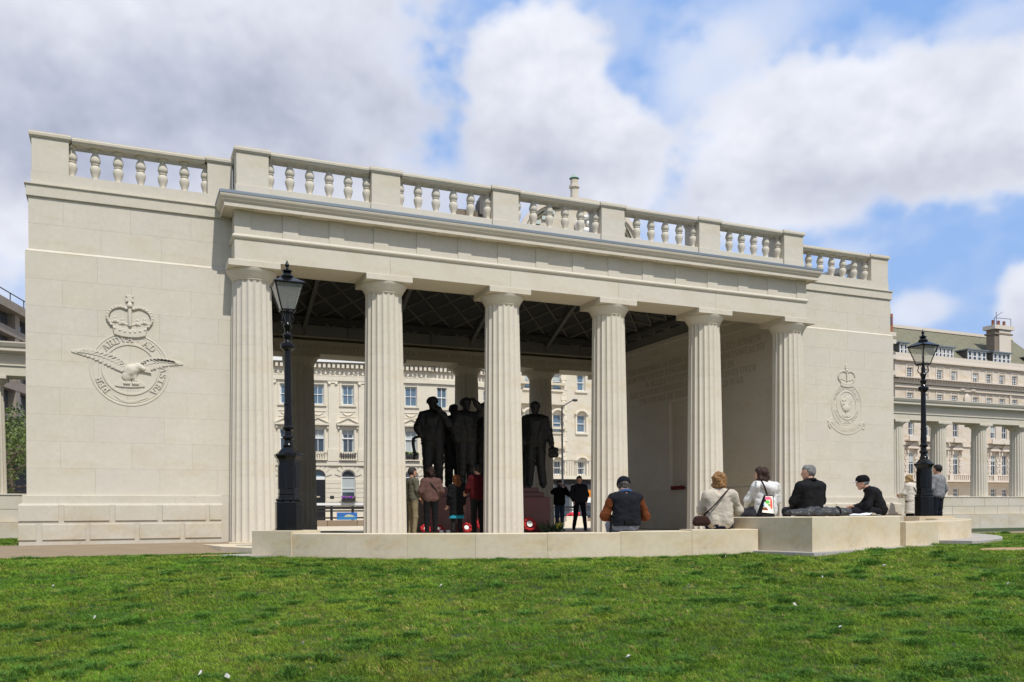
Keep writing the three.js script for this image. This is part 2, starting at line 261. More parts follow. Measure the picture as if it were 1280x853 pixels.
const B = (a, ra, b, rb) => [a[0], a[1], a[2], ra, b[0], b[1], b[2], rb];
const add = (a, b) => [a[0] + b[0], a[1] + b[1], a[2] + b[2]];
const lerp3 = (a, b, t) => [mix(a[0], b[0], t), mix(a[1], b[1], t), mix(a[2], b[2], t)];
const serif = await new FontLoader().loadAsync('fonts/droid/droid_serif_bold.typeface.json');
function text(str, size, depth, bevel = 0) { const g = new TextGeometry(str, { font: serif, size, depth, curveSegments: 3, bevelEnabled: bevel > 0, bevelSize: bevel, bevelThickness: bevel, bevelSegments: 1 }); g.computeBoundingBox(); const b = g.boundingBox; g.translate(-(b.min.x + b.max.x) / 2, -size * 0.36, 0); return g; }

// ------------------------------------------------------------------ ground
const groundBase = x => -0.13 + 0.09 * smooth(-8, 4, x) - 0.06 * smooth(9, 15, x);
function gy(x, z) {
  const back = mix(0.05, -0.1, smooth(-12, 12, x)), g0 = mix(-0.01, -0.09, smooth(8, 13, x));
  let y = z <= 0 ? mix(g0, z < -12 ? mix(back, -0.1, smooth(-12, -20, z)) : back, smooth(0, -4, z)) : mix(g0, groundBase(x), smooth(0, 2.8, z));
  const s = -0.4017 * x + 0.9158 * z - 9.7;   // the lawn falls away from the memorial
  if (s > -6) y -= 0.085 * Math.log(1 + Math.exp(clamp(s * 2, -20, 40))) / 2;
  if (z > 3) y += 0.018 * perlin.noise(x * 0.5, z * 0.5, 2.2) * smooth(3, 6, z);
  return y;
}
{
  const ax = [-1500, -600, -250, -100, -60, -40]; for (let x = -30; x <= 34; x += 0.6) ax.push(x); ax.push(45, 70, 110, 250, 600, 1500);
  const az = [-1500, -600, -250, -120, -70, -45, -30, -20]; for (let z = -14; z <= 26; z += 0.6) az.push(z); az.push(32, 45, 70, 120, 250, 600, 1500);
  const pos = [], uv = [], idx = [];
  for (const z of az) for (const x of ax) { const far = Math.max(Math.abs(x), Math.abs(z)); let y = gy(clamp(x, -40, 40), clamp(z, -30, 30)); pos.push(x, y, z); uv.push(x / 1.7, z / 1.7); }
  for (let j = 0; j < az.length - 1; j++) for (let i = 0; i < ax.length - 1; i++) { const a = j * ax.length + i; idx.push(a, a + ax.length, a + 1, a + 1, a + ax.length, a + ax.length + 1); }
  const g = new THREE.BufferGeometry(); g.setAttribute('position', new THREE.Float32BufferAttribute(pos, 3)); g.setAttribute('uv', new THREE.Float32BufferAttribute(uv, 2)); g.setIndex(idx); g.computeVertexNormals();
  struct(tag(obj('lawn', g, M.soil), 'green mown lawn sloping up to the curved stone bench', 'lawn'));
}
// gravel path hugging the wings
const pathOut = x => mix(3.15, 2.6, smooth(6, 12, x)) + 0.16 * perlin.noise(x * 0.7, 3.1, 0.4) + 0.07 * perlin.noise(x * 2.7, 1.1, 0.4);
const pathIn = x => mix(-0.1, 0.7, smooth(11.2, 12.6, x)) - 0.6 * smooth(-11.9, -13, x);
function sheet(name, x0, x1, zi, zo, dx, nz, lift, mat, uvs) {
  const pos = [], uv = [], idx = []; let n = 0;
  for (let x = x0; x <= x1 + 1e-6; x += dx, n++) for (let k = 0; k <= nz; k++) { const z = mix(zi(x), zo(x), k / nz); pos.push(x, gy(x, z) + lift, z); uv.push(x / uvs, z / uvs); }
  for (let i = 0; i < n - 1; i++) for (let k = 0; k < nz; k++) { const a = i * (nz + 1) + k; idx.push(a, a + 1, a + nz + 1, a + 1, a + nz + 2, a + nz + 1); }
  const g = new THREE.BufferGeometry(); g.setAttribute('position', new THREE.Float32BufferAttribute(pos, 3)); g.setAttribute('uv', new THREE.Float32BufferAttribute(uv, 2)); g.setIndex(idx); g.computeVertexNormals(); return obj(name, g, mat);
}
struct(tag(sheet('gravel_path', -30, 38, pathIn, pathOut, 0.2, 10, 0.012, M.gravel, 1.3), 'tan gravel path running along the foot of the stone pavilion', 'path'));
// forecourt paving within the curved bench, street behind
{
  const sh = new THREE.Shape(); sh.moveTo(-8.62, -0.2); for (let k = 0; k <= 48; k++) { const a = (74 - 148 * k / 48) * D2R; sh.lineTo(-8.62 * Math.sin(a), 8.62 * Math.cos(a)); } sh.lineTo(8.3, -0.2);
  const g = new THREE.ExtrudeGeometry(sh, { depth: 0.25, bevelEnabled: false }); g.rotateX(Math.PI / 2); g.translate(0, -0.02, 0);
  struct(tag(obj('forecourt_paving', metricUV(g), M.paving[0]), 'pale stone forecourt between columns and curved bench', 'paving'));
  struct(tag(obj('portico_floor', box(-7.95, 7.75, -0.3, 0.0, -12.4, 0.62), M.paving[1]), 'pale stone floor of the open portico', 'floor'));
  struct(tag(obj('road', box(-120, 140, -0.3, -0.088, -60, -41), M.asphalt), 'grey asphalt road passing behind the memorial', 'road'));
  struct(tag(obj('pavement', box(-120, 140, -0.3, -0.06, -75, -60), M.paving[0]), 'pale pavement in front of the far house fronts', 'pavement'));
  struct(tag(obj('pavement', box(-40, 60, -0.3, -0.075, -40, -12.6), M.paving[0]), 'pale pavement between portico and road railing', 'pavement'));
}

// ------------------------------------------------------------------ the memorial pavilion
const pav = thing('memorial_pavilion', 'large pale stone pavilion with fluted columns and balustrade', 'pavilion');
const S = 2.9623, COLX = [-7.3804, -1.5 * S, -0.5 * S, 0.5 * S, 1.5 * S, 7.2851], HC = 5.95, ZB = -10.3;
const XL = -7.79, XR = 7.53, ZF = 0.5, ZW = -0.15, WL = -11.66, WR = 11.35;
const rs = rng(11);

// columns
function columnParts(h, r0, r1, ab, abh, ech, drums, flutes = 20) {
  const R = y => { const t = clamp(y / h); return r0 + (r1 - r0) * (0.85 * t + 0.15 * t * t); };
  const out = { drums: [] }, hs = h - abh - ech, fd = r0 * 0.085;
  for (let d = 0; d < drums; d++) {
    const y0 = hs * d / drums, y1 = hs * (d + 1) / drums, ys = [y0, y0 + 0.004, mix(y0, y1, 0.33), mix(y0, y1, 0.66), y1 - 0.004, y1], P = [], Q = [], seg = flutes * 6;
    ys.forEach((y, i) => { const inset = (i === 0 && d > 0) || (i === ys.length - 1 && d < drums - 1) ? 0.0035 : 0; for (let k = 0; k < seg; k++) { const t = (k % 6) / 6, a = (k / seg) * Math.PI * 2 + 0.02, r = R(y) - inset - fd * Math.pow(Math.sin(Math.PI * t), 0.75) * (R(y) / r0); P.push([Math.sin(a) * r, y, Math.cos(a) * r]); } });
    for (let i = 0; i < ys.length - 1; i++) for (let k = 0; k < seg; k++) { const a = i * seg + k, b = i * seg + (k + 1) % seg; Q.push([a, b, b + seg, a + seg]); }
    out.drums.push(metricUV(toCreasedNormals(quads(P, Q), 0.35)));
  }
  const y0 = hs, e = ech, w = ab / 2;
  out.echinus = lathe([[r1 * 0.9, y0 - 0.01], [r1 * 1.0, y0], [r1 * 1.035, y0 + 0.015], [r1 * 1.03, y0 + 0.03], [r1 * 1.07, y0 + 0.045], [mix(r1, w, 0.40), y0 + e * 0.42], [mix(r1, w, 0.72), y0 + e * 0.66], [mix(r1, w, 0.93), y0 + e * 0.84], [w * 0.995, y0 + e * 0.95], [w * 0.985, y0 + e], [0.01, y0 + e]], 40, 0.5);
  out.abacus = block(-w, w, h - abh, h, -w, w, 0.006);
  return out;
}
function addColumn(parent, parts, x, y, z, mats = M.stone) {
  const c = sub('column', parent); c.position.set(x, y, z);
  const m = mats[Math.floor(rs() * mats.length)];
  for (const d of parts.drums) obj('drum', d, mats[Math.floor(rs() * mats.length)], c);
  obj('echinus', parts.echinus, m, c); obj('abacus', parts.abacus, m, c); return c;
}
const bigCol = columnParts(HC, 0.497, 0.408, 1.071, 0.132, 0.235, 4);
for (const x of COLX) addColumn(pav, bigCol, x, 0, 0);
for (const x of COLX) addColumn(pav, bigCol, x, 0, ZB);

// entablature
function entablature(zf, dir) {
  const e = sub('entablature', pav), P = (zz) => dir > 0 ? zf + zz : zf - zz, zc = zf - dir * 0.5;
  const cuts = [XL, ...COLX.slice(1, 5).map(x => x + 0.02), XR];
  for (let i = 0; i < 5; i++) { const g = block(cuts[i] + 0.0015, cuts[i + 1] - 0.0015, HC, 6.385, -0.5, 0.5, 0.003); if (dir < 0) g.rotateY(Math.PI).translate(cuts[i] + cuts[i + 1], 0, 0); g.translate(0, 0, zc); obj('architrave', g, M.stone[i % 4], e); }
  const zw = dir > 0 ? ZW : ZB + 0.15;
  const path = dir > 0 ? [[XL, zw], [XL, zf], [XR, zf], [XR, zw]] : [[XR, zw], [XR, zf], [XL, zf], [XL, zw]];
  obj('taenia', sweep(path, [[-0.4, 6.387], [0.012, 6.387], [0.018, 6.405], [0.042, 6.425], [0.048, 6.45], [0.035, 6.47], [0.02, 6.49], [-0.4, 6.49]]), M.s, e);
  obj('frieze', box(XL + 0.02, XR - 0.02, 6.491, 7.0, Math.min(zc - 0.48, zc + 0.48), Math.max(zc - 0.478, zc + 0.478)), M.s, e);
  if (dir > 0) {
    const n = 15, per = (XR - XL - 0.33) / n;
    for (let i = 0; i <= n; i++) { const x = XL + i * per; obj('frieze_block', block(x, x + 0.33, 6.491, 6.995, zf - 0.03, zf, 0.004), M.stone[(i * 7) % 4], e); }
    for (let i = 0; i < n; i++) { const x = XL + i * per + 0.33; obj('mutule', block(x + 0.05, x + per - 0.38, 6.99, 7.011, zf + 0.04, zf + 0.195, 0.003), M.s, e); }
  }
  obj('cornice', sweep(path, [[-0.45, 7.0], [0.02, 7.0], [0.035, 7.012], [0.2, 7.012], [0.2, 6.985], [0.225, 6.985], [0.225, 7.075], [0.245, 7.08], [0.245, 7.098], [0.262, 7.105], [0.272, 7.13], [0.30, 7.165], [0.312, 7.2], [0.312, 7.226], [-0.45, 7.226]]), M.s, e);
  obj('lead_flashing', sweep(path, [[-0.45, 7.24], [-0.45, 7.40], [-0.2, 7.38], [0.30, 7.295], [0.322, 7.28], [0.322, 7.228], [-0.45, 7.228]]), M.lead, e);
}
entablature(ZF, 1);
entablature(ZB - 0.5, -1);

// balustrades
const balProfile = [[0.001, 0], [0.098, 0], [0.098, 0.028], [0.07, 0.04], [0.058, 0.06], [0.062, 0.1], [0.085, 0.165], [0.102, 0.225], [0.102, 0.27], [0.085, 0.31], [0.066, 0.328], [0.066, 0.336], [0.082, 0.344], [0.082, 0.36], [0.068, 0.368], [0.088, 0.385], [0.104, 0.425], [0.1, 0.465], [0.082, 0.52], [0.062, 0.565], [0.055, 0.595], [0.06, 0.615], [0.085, 0.63], [0.1, 0.638], [0.1, 0.67], [0.001, 0.67]];
const balGeo = lathe(balProfile, 18, 0.7);
function railRun(parent, a, b, zC, y0, dir, w, n, zOff = 0) { }
function balustrade(name, y0) { const o = sub(name, pav); return o; }
const BY = 7.53;
{
  const o = balustrade('balustrade', BY), zc = -0.05, hw = 0.335, zfront = 0.285;
  COLX.forEach((x, i) => {
    const p = sub('pier', o); p.position.set(x, 0, 0);
    obj('die', block(-hw, hw, BY + 0.085, 8.305, -0.385, zfront, 0.005), M.stone[i % 4], p);
    obj('pier_base', block(-hw - 0.022, hw + 0.022, BY - 0.2, BY + 0.083, -0.41, zfront + 0.022, 0.006), M.s, p);
    obj('pier_cap', sweep([[-hw, -0.385], [-hw, zfront], [hw, zfront], [hw, -0.385]], [[-0.36, 8.307], [0.012, 8.307], [0.02, 8.33], [0.045, 8.34], [0.05, 8.39], [0.036, 8.405], [0.036, 8.425], [-0.1, 8.455], [-0.36, 8.46]]), M.s, p);
  });
  for (let i = 0; i < 5; i++) {
    const a = COLX[i] + hw + 0.023, b = COLX[i + 1] - hw - 0.023;
    obj('sill', block(a, b, BY - 0.2, BY + 0.09, -0.36, zfront - 0.02, 0.005), M.stone[(i + 1) % 4], o);
    obj('coping', sweep([[a + 0.025, zfront - 0.03], [b - 0.025, zfront - 0.03]], [[-0.40, 8.288], [0.0, 8.288], [0.006, 8.32], [0.03, 8.332], [0.034, 8.375], [0.02, 8.39], [0.02, 8.408], [-0.1, 8.432], [-0.42, 8.436]]), M.stone[i % 4], o);
    for (let k = 0; k < 6; k++) { const m = obj('baluster', balGeo, M.stone[(k + i) % 4], o); m.position.set(mix(a + 0.03, b - 0.03, k / 5), BY + 0.09, 0.06); m.scale.set(1, 0.667 / 0.67 * 1.043, 1); }
  }
}
function wingTop(side) {
  const o = sub('balustrade', pav), y0 = 7.48, f = ZW - 0.01, e = side < 0 ? WL : WR, X = x => side < 0 ? x : -x + (WL + WR);
  // X() mirrors the left wing's numbers onto the right wing
  const b2 = (x0, x1, ...r) => { const a = X(x0), b = X(x1); return block(Math.min(a, b), Math.max(a, b), ...r); };
  const path = (L) => { const q = L.map(([x, z]) => [X(x), z]); return side < 0 ? q : q.reverse(); };
  obj('parapet', sweep(path([[WL + 0.05, -7.6], [WL + 0.05, f], [-7.72, f]]), [[-0.5, 7.236], [0, 7.236], [0, 7.478], [-0.5, 7.478]]), M.s, o);
  const dies = [[WL + 0.06, -10.93, -0.75, f - 0.01], [-8.26, -7.745, -0.62, f - 0.01], [WL + 0.06, -11.1, -4.6, -3.9], [WL + 0.06, -11.1, -7.6, -6.9]];
  dies.forEach(([x0, x1, z0, z1], i) => {
    obj('pier', b2(x0, x1, y0 - (i === 0 ? 0 : 0), 8.165, z0, z1, 0.005), M.stone[i], o);
    const xa = X(x0), xb = X(x1), l = Math.min(xa, xb), r = Math.max(xa, xb);
    obj('pier_cap', sweep([[l, z0], [l, z1], [r, z1], [r, z0]], [[-0.24, 8.167], [0.012, 8.167], [0.02, 8.19], [0.045, 8.20], [0.05, 8.25], [0.036, 8.265], [0.036, 8.285], [-0.1, 8.312], [-0.24, 8.318]]), M.s, o);
  });
  obj('coping', sweep(path([[-10.87, f - 0.03], [-8.31, f - 0.03]]), [[-0.40, 8.148], [0.0, 8.148], [0.006, 8.18], [0.03, 8.192], [0.034, 8.235], [0.02, 8.25], [0.02, 8.268], [-0.1, 8.292], [-0.42, 8.296]]), M.stone[2], o);
  for (const [za, zb] of [[-3.85, -0.8], [-6.85, -4.65]]) {
    obj('coping', sweep(path([[WL + 0.08, za], [WL + 0.08, zb]]), [[-0.40, 8.148], [0.0, 8.148], [0.006, 8.18], [0.03, 8.192], [0.034, 8.235], [0.02, 8.25], [0.02, 8.268], [-0.1, 8.292], [-0.42, 8.296]]), M.stone[2], o);
    for (let k = 0; k < 6; k++) { const m = obj('baluster', balGeo, M.stone[k % 4], o); m.position.set(X(WL + 0.28), y0, mix(za + 0.15, zb - 0.15, k / 5)); }
  }
  for (let k = 0; k < 7; k++) { const m = obj('baluster', balGeo, M.stone[k % 4], o); m.position.set(X(mix(-10.88, -8.28, k / 6)), y0, -0.38); }
  obj('roof_deck', box(...[X(WL + 0.4), X(-7.3)].sort((a, b) => a - b), 7.05, 7.235, -10.6, -0.5), M.lead, o);
}
wingTop(-1); wingTop(1);

// wing walls: every ashlar block a stone of its own
function wing(side) {
  const w = sub('wing_wall', pav), X = x => side < 0 ? x : -x + (WL + WR), R2 = (a, b) => [Math.min(X(a), X(b)), Math.max(X(a), X(b))];
  const path = (L) => { const q = L.map(([x, z]) => [X(x), z]); return side < 0 ? q : q.reverse(); };
  const inner = side < 0 ? -7.46 : 7.42;
  const [c0, c1] = side < 0 ? [WL + 0.06, inner] : [inner, WR - 0.06];
  obj('core', box(c0, c1, -0.3, 7.0, -10.7, ZW - 0.1), M.joint, w);
  const lo = []; for (let k = 0; k <= 9; k++) lo.push(mix(1.0, 5.86, k / 9));
  ashlar(w, ...R2(WL - 0.06, -7.4), lo, ZW + 0.05, 1.25, M.stone, rs, { depth: 0.16 });
  const up = [5.922, 6.43, 6.965];
  ashlar(w, ...R2(WL, -7.5), up, ZW, 1.25, M.stone, rs, { depth: 0.1 });
  ashlar(w, ...R2(-8.04, -7.4), [0.0, 0.5, 1.0], ZW + 0.05, 1.25, M.stone, rs, { depth: 0.16 });
  obj('weathering', sweep(path([[WL, -10.7], [WL, ZW], [-7.4, ZW]]), [[-0.1, 5.862], [0.05, 5.862], [0.05, 5.868], [0.002, 5.92], [-0.1, 5.92]]), M.s, w);
  // side and rear faces, plain ashlar
  obj('side_wall', sweep(path([[WL, -10.75], [WL, ZW - 0.12]]), [[-0.06, 1.0], [0.05, 1.0], [0.05, 5.86], [0, 5.87], [0, 6.96], [-0.06, 6.96]]), M.s, w);
  obj('string_course', sweep(path([[WL, -10.7], [WL, ZW], [XL - 0.01, ZW]]), [[-0.3, 6.967], [0.035, 6.967], [0.04, 6.975], [0.04, 7.195], [0.07, 7.2], [0.07, 7.222], [0.0, 7.235], [-0.3, 7.235]]), M.stone[1], w);
  obj('plinth', sweep(path([[WL, -10.7], [WL, ZW], [-8.02, ZW]]), [[-0.2, -0.3], [0.19, -0.3], [0.19, 0.80], [0.172, 0.829], [-0.2, 0.829]]), M.plinthStone[0], w);
  obj('plinth_top', sweep(path([[WL, -10.7], [WL, ZW], [-8.04, ZW]]), [[-0.2, 0.83], [0.13, 0.83], [0.13, 0.985], [0.12, 0.999], [-0.2, 0.999]]), M.plinthStone[2], w);
  const px = u => -11.88 + (u - 20.5) * 0.01495, rows = [[0.475, 0.795, [[21.5, 69.5], [76, 131.5], [138.5, 192.5], [198.5, 256], [261, 277]]], [0.10, 0.415, [[21.5, 43], [50, 102], [107.5, 163], [169, 222], [228, 277]]]];
  rows.forEach(([y0, y1, L], r) => L.forEach(([u0, u1], i) => obj('plinth_block', block(...R2(px(u0), px(u1)), y0, y1, ZW + 0.18, ZW + 0.215, 0.008), M.plinthStone[(i + r) % 3], w)));
}
wing(-1); wing(1);

// inner flank walls of the portico (the right one shows), with niche and bench
function flank(side) {
  const w = sub('flank_wall', pav), xf = side > 0 ? 7.3 : -7.35, z0 = -9.78, z1 = -0.2, nz0 = -5.96, nz1 = -4.34;
  const cs = [1.34]; for (let k = 1; k <= 9; k++) cs.push(mix(1.34, 6.1, k / 9));
  const opt = side > 0 ? { turn: -Math.PI / 2 } : { turn: Math.PI / 2 };
  
  const A = side > 0 ? [z0, z1] : [-z1, -z0], hole = side > 0 ? [nz0, nz1, 1.2, 4.37] : [-nz1, -nz0, 1.2, 4.37];
  ashlar(w, ...A, cs, side > 0 ? -xf : xf, 1.3, M.stone, rs, { depth: 0.115, holes: [hole], ...opt });
  const s = side, bx = (xa, xb, y0, y1, a, b) => box(Math.min(xa, xb), Math.max(xa, xb), y0, y1, a, b);
  obj('flank_plinth', bx(xf - s * 0.06, xf + s * 0.1, 0.02, 0.86, z0, z1), M.plinthStone[0], w);
  obj('flank_dado', bx(xf - s * 0.03, xf + s * 0.1, 0.862, 1.338, z0, z1), M.plinthStone[2], w);
  obj('flank_frieze', bx(xf - s * 0.035, xf + s * 0.1, 6.102, 6.42, z0, z1), M.s, w);
  obj('flank_cornice', bx(xf - s * 0.09, xf + s * 0.1, 6.422, 6.56, z0, z1), M.s, w);
  obj('niche_back', bx(xf + s * 0.105, xf + s * 0.116, 1.34, 4.37, nz0, nz1), M.stone[1], w);
  for (const [a, b] of [[nz0 - 0.09, nz0], [nz1, nz1 + 0.09]]) obj('niche_frame', bx(xf - s * 0.025, xf + s * 0.02, 1.34, 4.46, a, b), M.s, w);
  obj('niche_frame', bx(xf - s * 0.025, xf + s * 0.02, 4.37, 4.46, nz0, nz1), M.s, w);
}
flank(1); flank(-1);
// carved inscriptions
{
  const ins = sub('inscription', pav);
  const L = ['THIS MEMORIAL IS DEDICATED TO THE 55,573 AIRMEN', 'FROM THE UNITED KINGDOM BRITISH COMMONWEALTH', '& ALLIED NATIONS WHO SERVED IN', 'RAF BOMBER COMMAND & LOST THEIR LIVES OVER', 'THE COURSE OF THE SECOND WORLD WAR'];
  L.forEach((s, i) => { const g = text(s, 0.2, 0.004); g.scale(0.97, 1, 1); g.computeBoundingBox(); const wdt = g.boundingBox.max.x - g.boundingBox.min.x; if (wdt > 8.9) g.scale(8.9 / wdt, 1, 1); g.rotateY(-Math.PI / 2); g.translate(7.3 - 0.0005, 5.71 - i * 0.283, -4.95); obj('inscription_line', metricUV(g), M.letter, ins); });
  const g = text('THIS MEMORIAL ALSO COMMEMORATES THOSE OF ALL NATIONS WHO LOST THEIR LIVES IN THE BOMBING OF 1939-1945', 0.155, 0.004); g.computeBoundingBox(); const wdt = g.boundingBox.max.x - g.boundingBox.min.x; g.scale(14.55 / wdt, 1, 1); g.translate(-0.02, 6.16, ZB + 0.501); obj('inscription_line', metricUV(g), M.letter, ins);
}
// ceiling: sloping metal lattice under dark roof panels
{
  const c = sub('ceiling', pav), x0 = -7.4, x1 = 7.3, z0 = -9.8, z1 = -0.5, yb = 6.52, y1 = 6.88, yt = 8.35, ins = 3.2;
  for (const [a, b, z] of [[x0, x1, z0 + 0.03], [x0, x1, z1 - 0.03]]) { const n = 10, l = (b - a) / n; for (let i = 0; i < n; i++) obj('fascia_panel', box(a + i * l + 0.05, a + (i + 1) * l - 0.05, yb + 0.03, y1, z - 0.02, z + 0.02), M.zinc, c); obj('fascia_beam', box(a, b, yb, y1 + 0.02, z + (z < -5 ? -0.06 : 0.025), z + (z < -5 ? -0.025 : 0.06)), M.darkMetal, c); }
  for (const x of [x0 + 0.03, x1 - 0.03]) obj('fascia_beam', box(x - 0.03, x + 0.03, 6.565, y1, z0 + 0.1, z1 - 0.1), M.darkMetal, c);
  // roof shell
  const P = [[x0, y1, z0], [x1, y1, z0], [x1, y1, z1], [x0, y1, z1], [x0 + ins, yt, z0 + ins], [x1 - ins, yt, z0 + ins], [x1 - ins, yt, z1 - ins], [x0 + ins, yt, z1 - ins]];
  const up = P.map(p => [p[0], p[1] + 0.12, p[2]]);
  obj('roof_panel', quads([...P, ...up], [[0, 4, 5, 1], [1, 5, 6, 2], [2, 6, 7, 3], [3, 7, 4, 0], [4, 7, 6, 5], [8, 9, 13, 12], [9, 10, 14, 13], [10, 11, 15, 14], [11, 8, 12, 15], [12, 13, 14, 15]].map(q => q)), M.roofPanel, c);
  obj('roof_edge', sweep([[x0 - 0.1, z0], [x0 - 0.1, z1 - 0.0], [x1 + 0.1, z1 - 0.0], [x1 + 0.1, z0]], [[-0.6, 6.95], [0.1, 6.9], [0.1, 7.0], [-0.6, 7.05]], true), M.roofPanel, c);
  // lattice on each slope: a = edge start, b = edge end, apex line inset
  const V = p => new THREE.Vector3(...p);
  function slope(A, B, C, D, n) {   // A-B lower edge, D-C upper edge
    const a = V(A), b = V(B), cc = V(C), d = V(D), L = a.distanceTo(b), e = b.clone().sub(a).normalize(), upv = d.clone().sub(a); const ins_ = upv.dot(e); upv.addScaledVector(e, -ins_); const Hh = upv.length(), u = upv.clone().normalize();
    const nrm = e.clone().cross(u); if (nrm.y > 0) nrm.negate();
    const pt = (s, t) => a.clone().addScaledVector(e, s).addScaledVector(u, t).addScaledVector(nrm, 0.03).toArray();
    const inside = (s, t) => { const k = t / Hh; return s >= ins_ * k - 1e-6 && s <= L - ins_ * k + 1e-6; };
    const step = L / n, k = 0.95;
    for (const dirn of [1, -1]) for (let s0 = -Hh; s0 <= L + Hh; s0 += step) {
      let t0 = null, t1 = null; for (let i = 0; i <= 60; i++) { const t = Hh * i / 60, s = s0 + dirn * t * k; if (inside(s, t)) { if (t0 === null) t0 = t; t1 = t; } }
      if (t0 !== null && t1 - t0 > 0.15) obj('lattice_bar', beam(pt(s0 + dirn * t0 * k, t0), pt(s0 + dirn * t1 * k, t1), 0.045, 0.06), M.darkMetal, c);
    }
    return { pt, Hh, L };
  }
  const s1 = slope(P[0], P[1], P[5], P[4], 16), s2 = slope(P[3], P[2], P[6], P[7], 16); slope(P[1], P[2], P[6], P[5], 10); slope(P[0], P[3], P[7], P[4], 10);
  const Q = [[P[4], P[7]], [P[5], P[6]]];
  for (const [a, b] of [[0, 4], [1, 5], [2, 6], [3, 7]]) obj('hip_rib', beam([P[a][0], P[a][1] - 0.08, P[a][2]], [P[b][0], P[b][1] - 0.08, P[b][2]], 0.12, 0.2), M.darkMetal, c);
  for (const x of COLX.slice(1, 5)) { obj('main_rib', beam([x, y1 - 0.06, z0 + 0.05], [x, yt - 0.06, z0 + ins], 0.12, 0.22), M.darkMetal, c); obj('main_rib', beam([x, y1 - 0.06, z1 - 0.05], [x, yt - 0.06, z1 - ins], 0.12, 0.22), M.darkMetal, c); }
}

// ------------------------------------------------------------------ carved emblems
function arcShape(r0, r1, a0, a1) { const s = new THREE.Shape(); s.absarc(0, 0, r1, a0, a1, false); s.absarc(0, 0, r0, a1, a0, true); return s; }
function ringGeo(r0, r1, d, sx = 1, sy = 1) { const s = new THREE.Shape(); s.absarc(0, 0, r1, 0, Math.PI * 2, false); const h = new THREE.Path(); h.absarc(0, 0, r0, 0, Math.PI * 2, true); s.holes.push(h); const g = new THREE.ExtrudeGeometry(s, { depth: d, bevelEnabled: true, bevelSize: 0.006, bevelThickness: 0.006, bevelSegments: 1, curveSegments: 40 }); g.scale(sx, sy, 1); return metricUV(g); }
function ball(x, y, z, r, sy = 1, sz = 1) { const g = new THREE.SphereGeometry(r, 10, 8); g.scale(1, sy, sz); g.translate(x, y, z); return metricUV(g); }
function arcLetters(str, R, centre, step, size, depth, inwards = false, sx = 1, sy = 1) {
  const L = []; const n = str.length; for (let i = 0; i < n; i++) { if (str[i] === ' ') continue; const a = centre + (inwards ? 1 : -1) * (i - (n - 1) / 2) * step; const g = text(str[i], size, depth); g.rotateZ(inwards ? a + Math.PI / 2 : a - Math.PI / 2); g.translate(Math.cos(a) * R * sx, Math.sin(a) * R * sy, 0); L.push(metricUV(g)); } return L;
}
function crown(parent, x, y, s) {   // about 0.8 wide, 0.8 high before scaling, base at y
  const c = []; const T = g => { g.scale(s, s, s > 0.8 ? 1 : 0.75); g.translate(x, y, 0); return g; };
  c.push(extrude(poly([[-0.30, 0.02], [-0.16, -0.02], [0, -0.03], [0.16, -0.02], [0.30, 0.02], [0.33, 0.17], [0.17, 0.13], [0, 0.12], [-0.17, 0.13], [-0.33, 0.17]]), 0.05, 0.012));
  c.push(extrude(poly([[-0.33, 0.18], [-0.17, 0.14], [0, 0.13], [0.17, 0.14], [0.33, 0.18], [0.4, 0.33], [0.36, 0.47], [0.24, 0.56], [0.08, 0.6], [-0.08, 0.6], [-0.24, 0.56], [-0.36, 0.47], [-0.4, 0.33]]), 0.035, 0.01));
  const q = (p) => new THREE.CatmullRomCurve3(p.map(v => new THREE.Vector3(...v)));
  for (const m of [-1, 1]) { const cv = q([[m * 0.36, 0.2, 0.04], [m * 0.44, 0.36, 0.05], [m * 0.37, 0.52, 0.06], [m * 0.2, 0.6, 0.065], [m * 0.05, 0.56, 0.07]]); c.push(metricUV(new THREE.TubeGeometry(cv, 24, 0.03, 6))); for (let i = 0; i <= 11; i++) { const p = cv.getPoint(i / 11); c.push(ball(p.x + m * 0.012, p.y + 0.014, p.z + 0.012, 0.024)); } }
  const mid = q([[0, 0.2, 0.07], [0, 0.34, 0.085], [0, 0.48, 0.08], [0, 0.57, 0.07]]); c.push(metricUV(new THREE.TubeGeometry(mid, 12, 0.04, 6)));
  for (let i = -3; i <= 3; i++) { c.push(ball(i * 0.1, 0.07 + 0.008 * i * i, 0.065, 0.022)); }
  for (let i = -2; i <= 2; i++) { const X = i * 0.145, Y = 0.25 + 0.012 * i * i; c.push(ball(X, Y, 0.05, 0.04, 1.2)); c.push(ball(X - 0.05, Y - 0.02, 0.04, 0.03)); c.push(ball(X + 0.05, Y - 0.02, 0.04, 0.03)); c.push(ball(X, Y + 0.07, 0.04, 0.03)); }
  c.push(ball(0, 0.64, 0.06, 0.062));
  c.push(extrude(poly([[-0.03, 0.69], [0.03, 0.69], [0.022, 0.74], [0.075, 0.73], [0.075, 0.8], [0.03, 0.79], [0.07, 0.85], [-0.07, 0.85], [-0.03, 0.79], [-0.075, 0.8], [-0.075, 0.73], [-0.022, 0.74]]), 0.05, 0.008));
  obj('crown', c.map(T), M.s, parent);
}
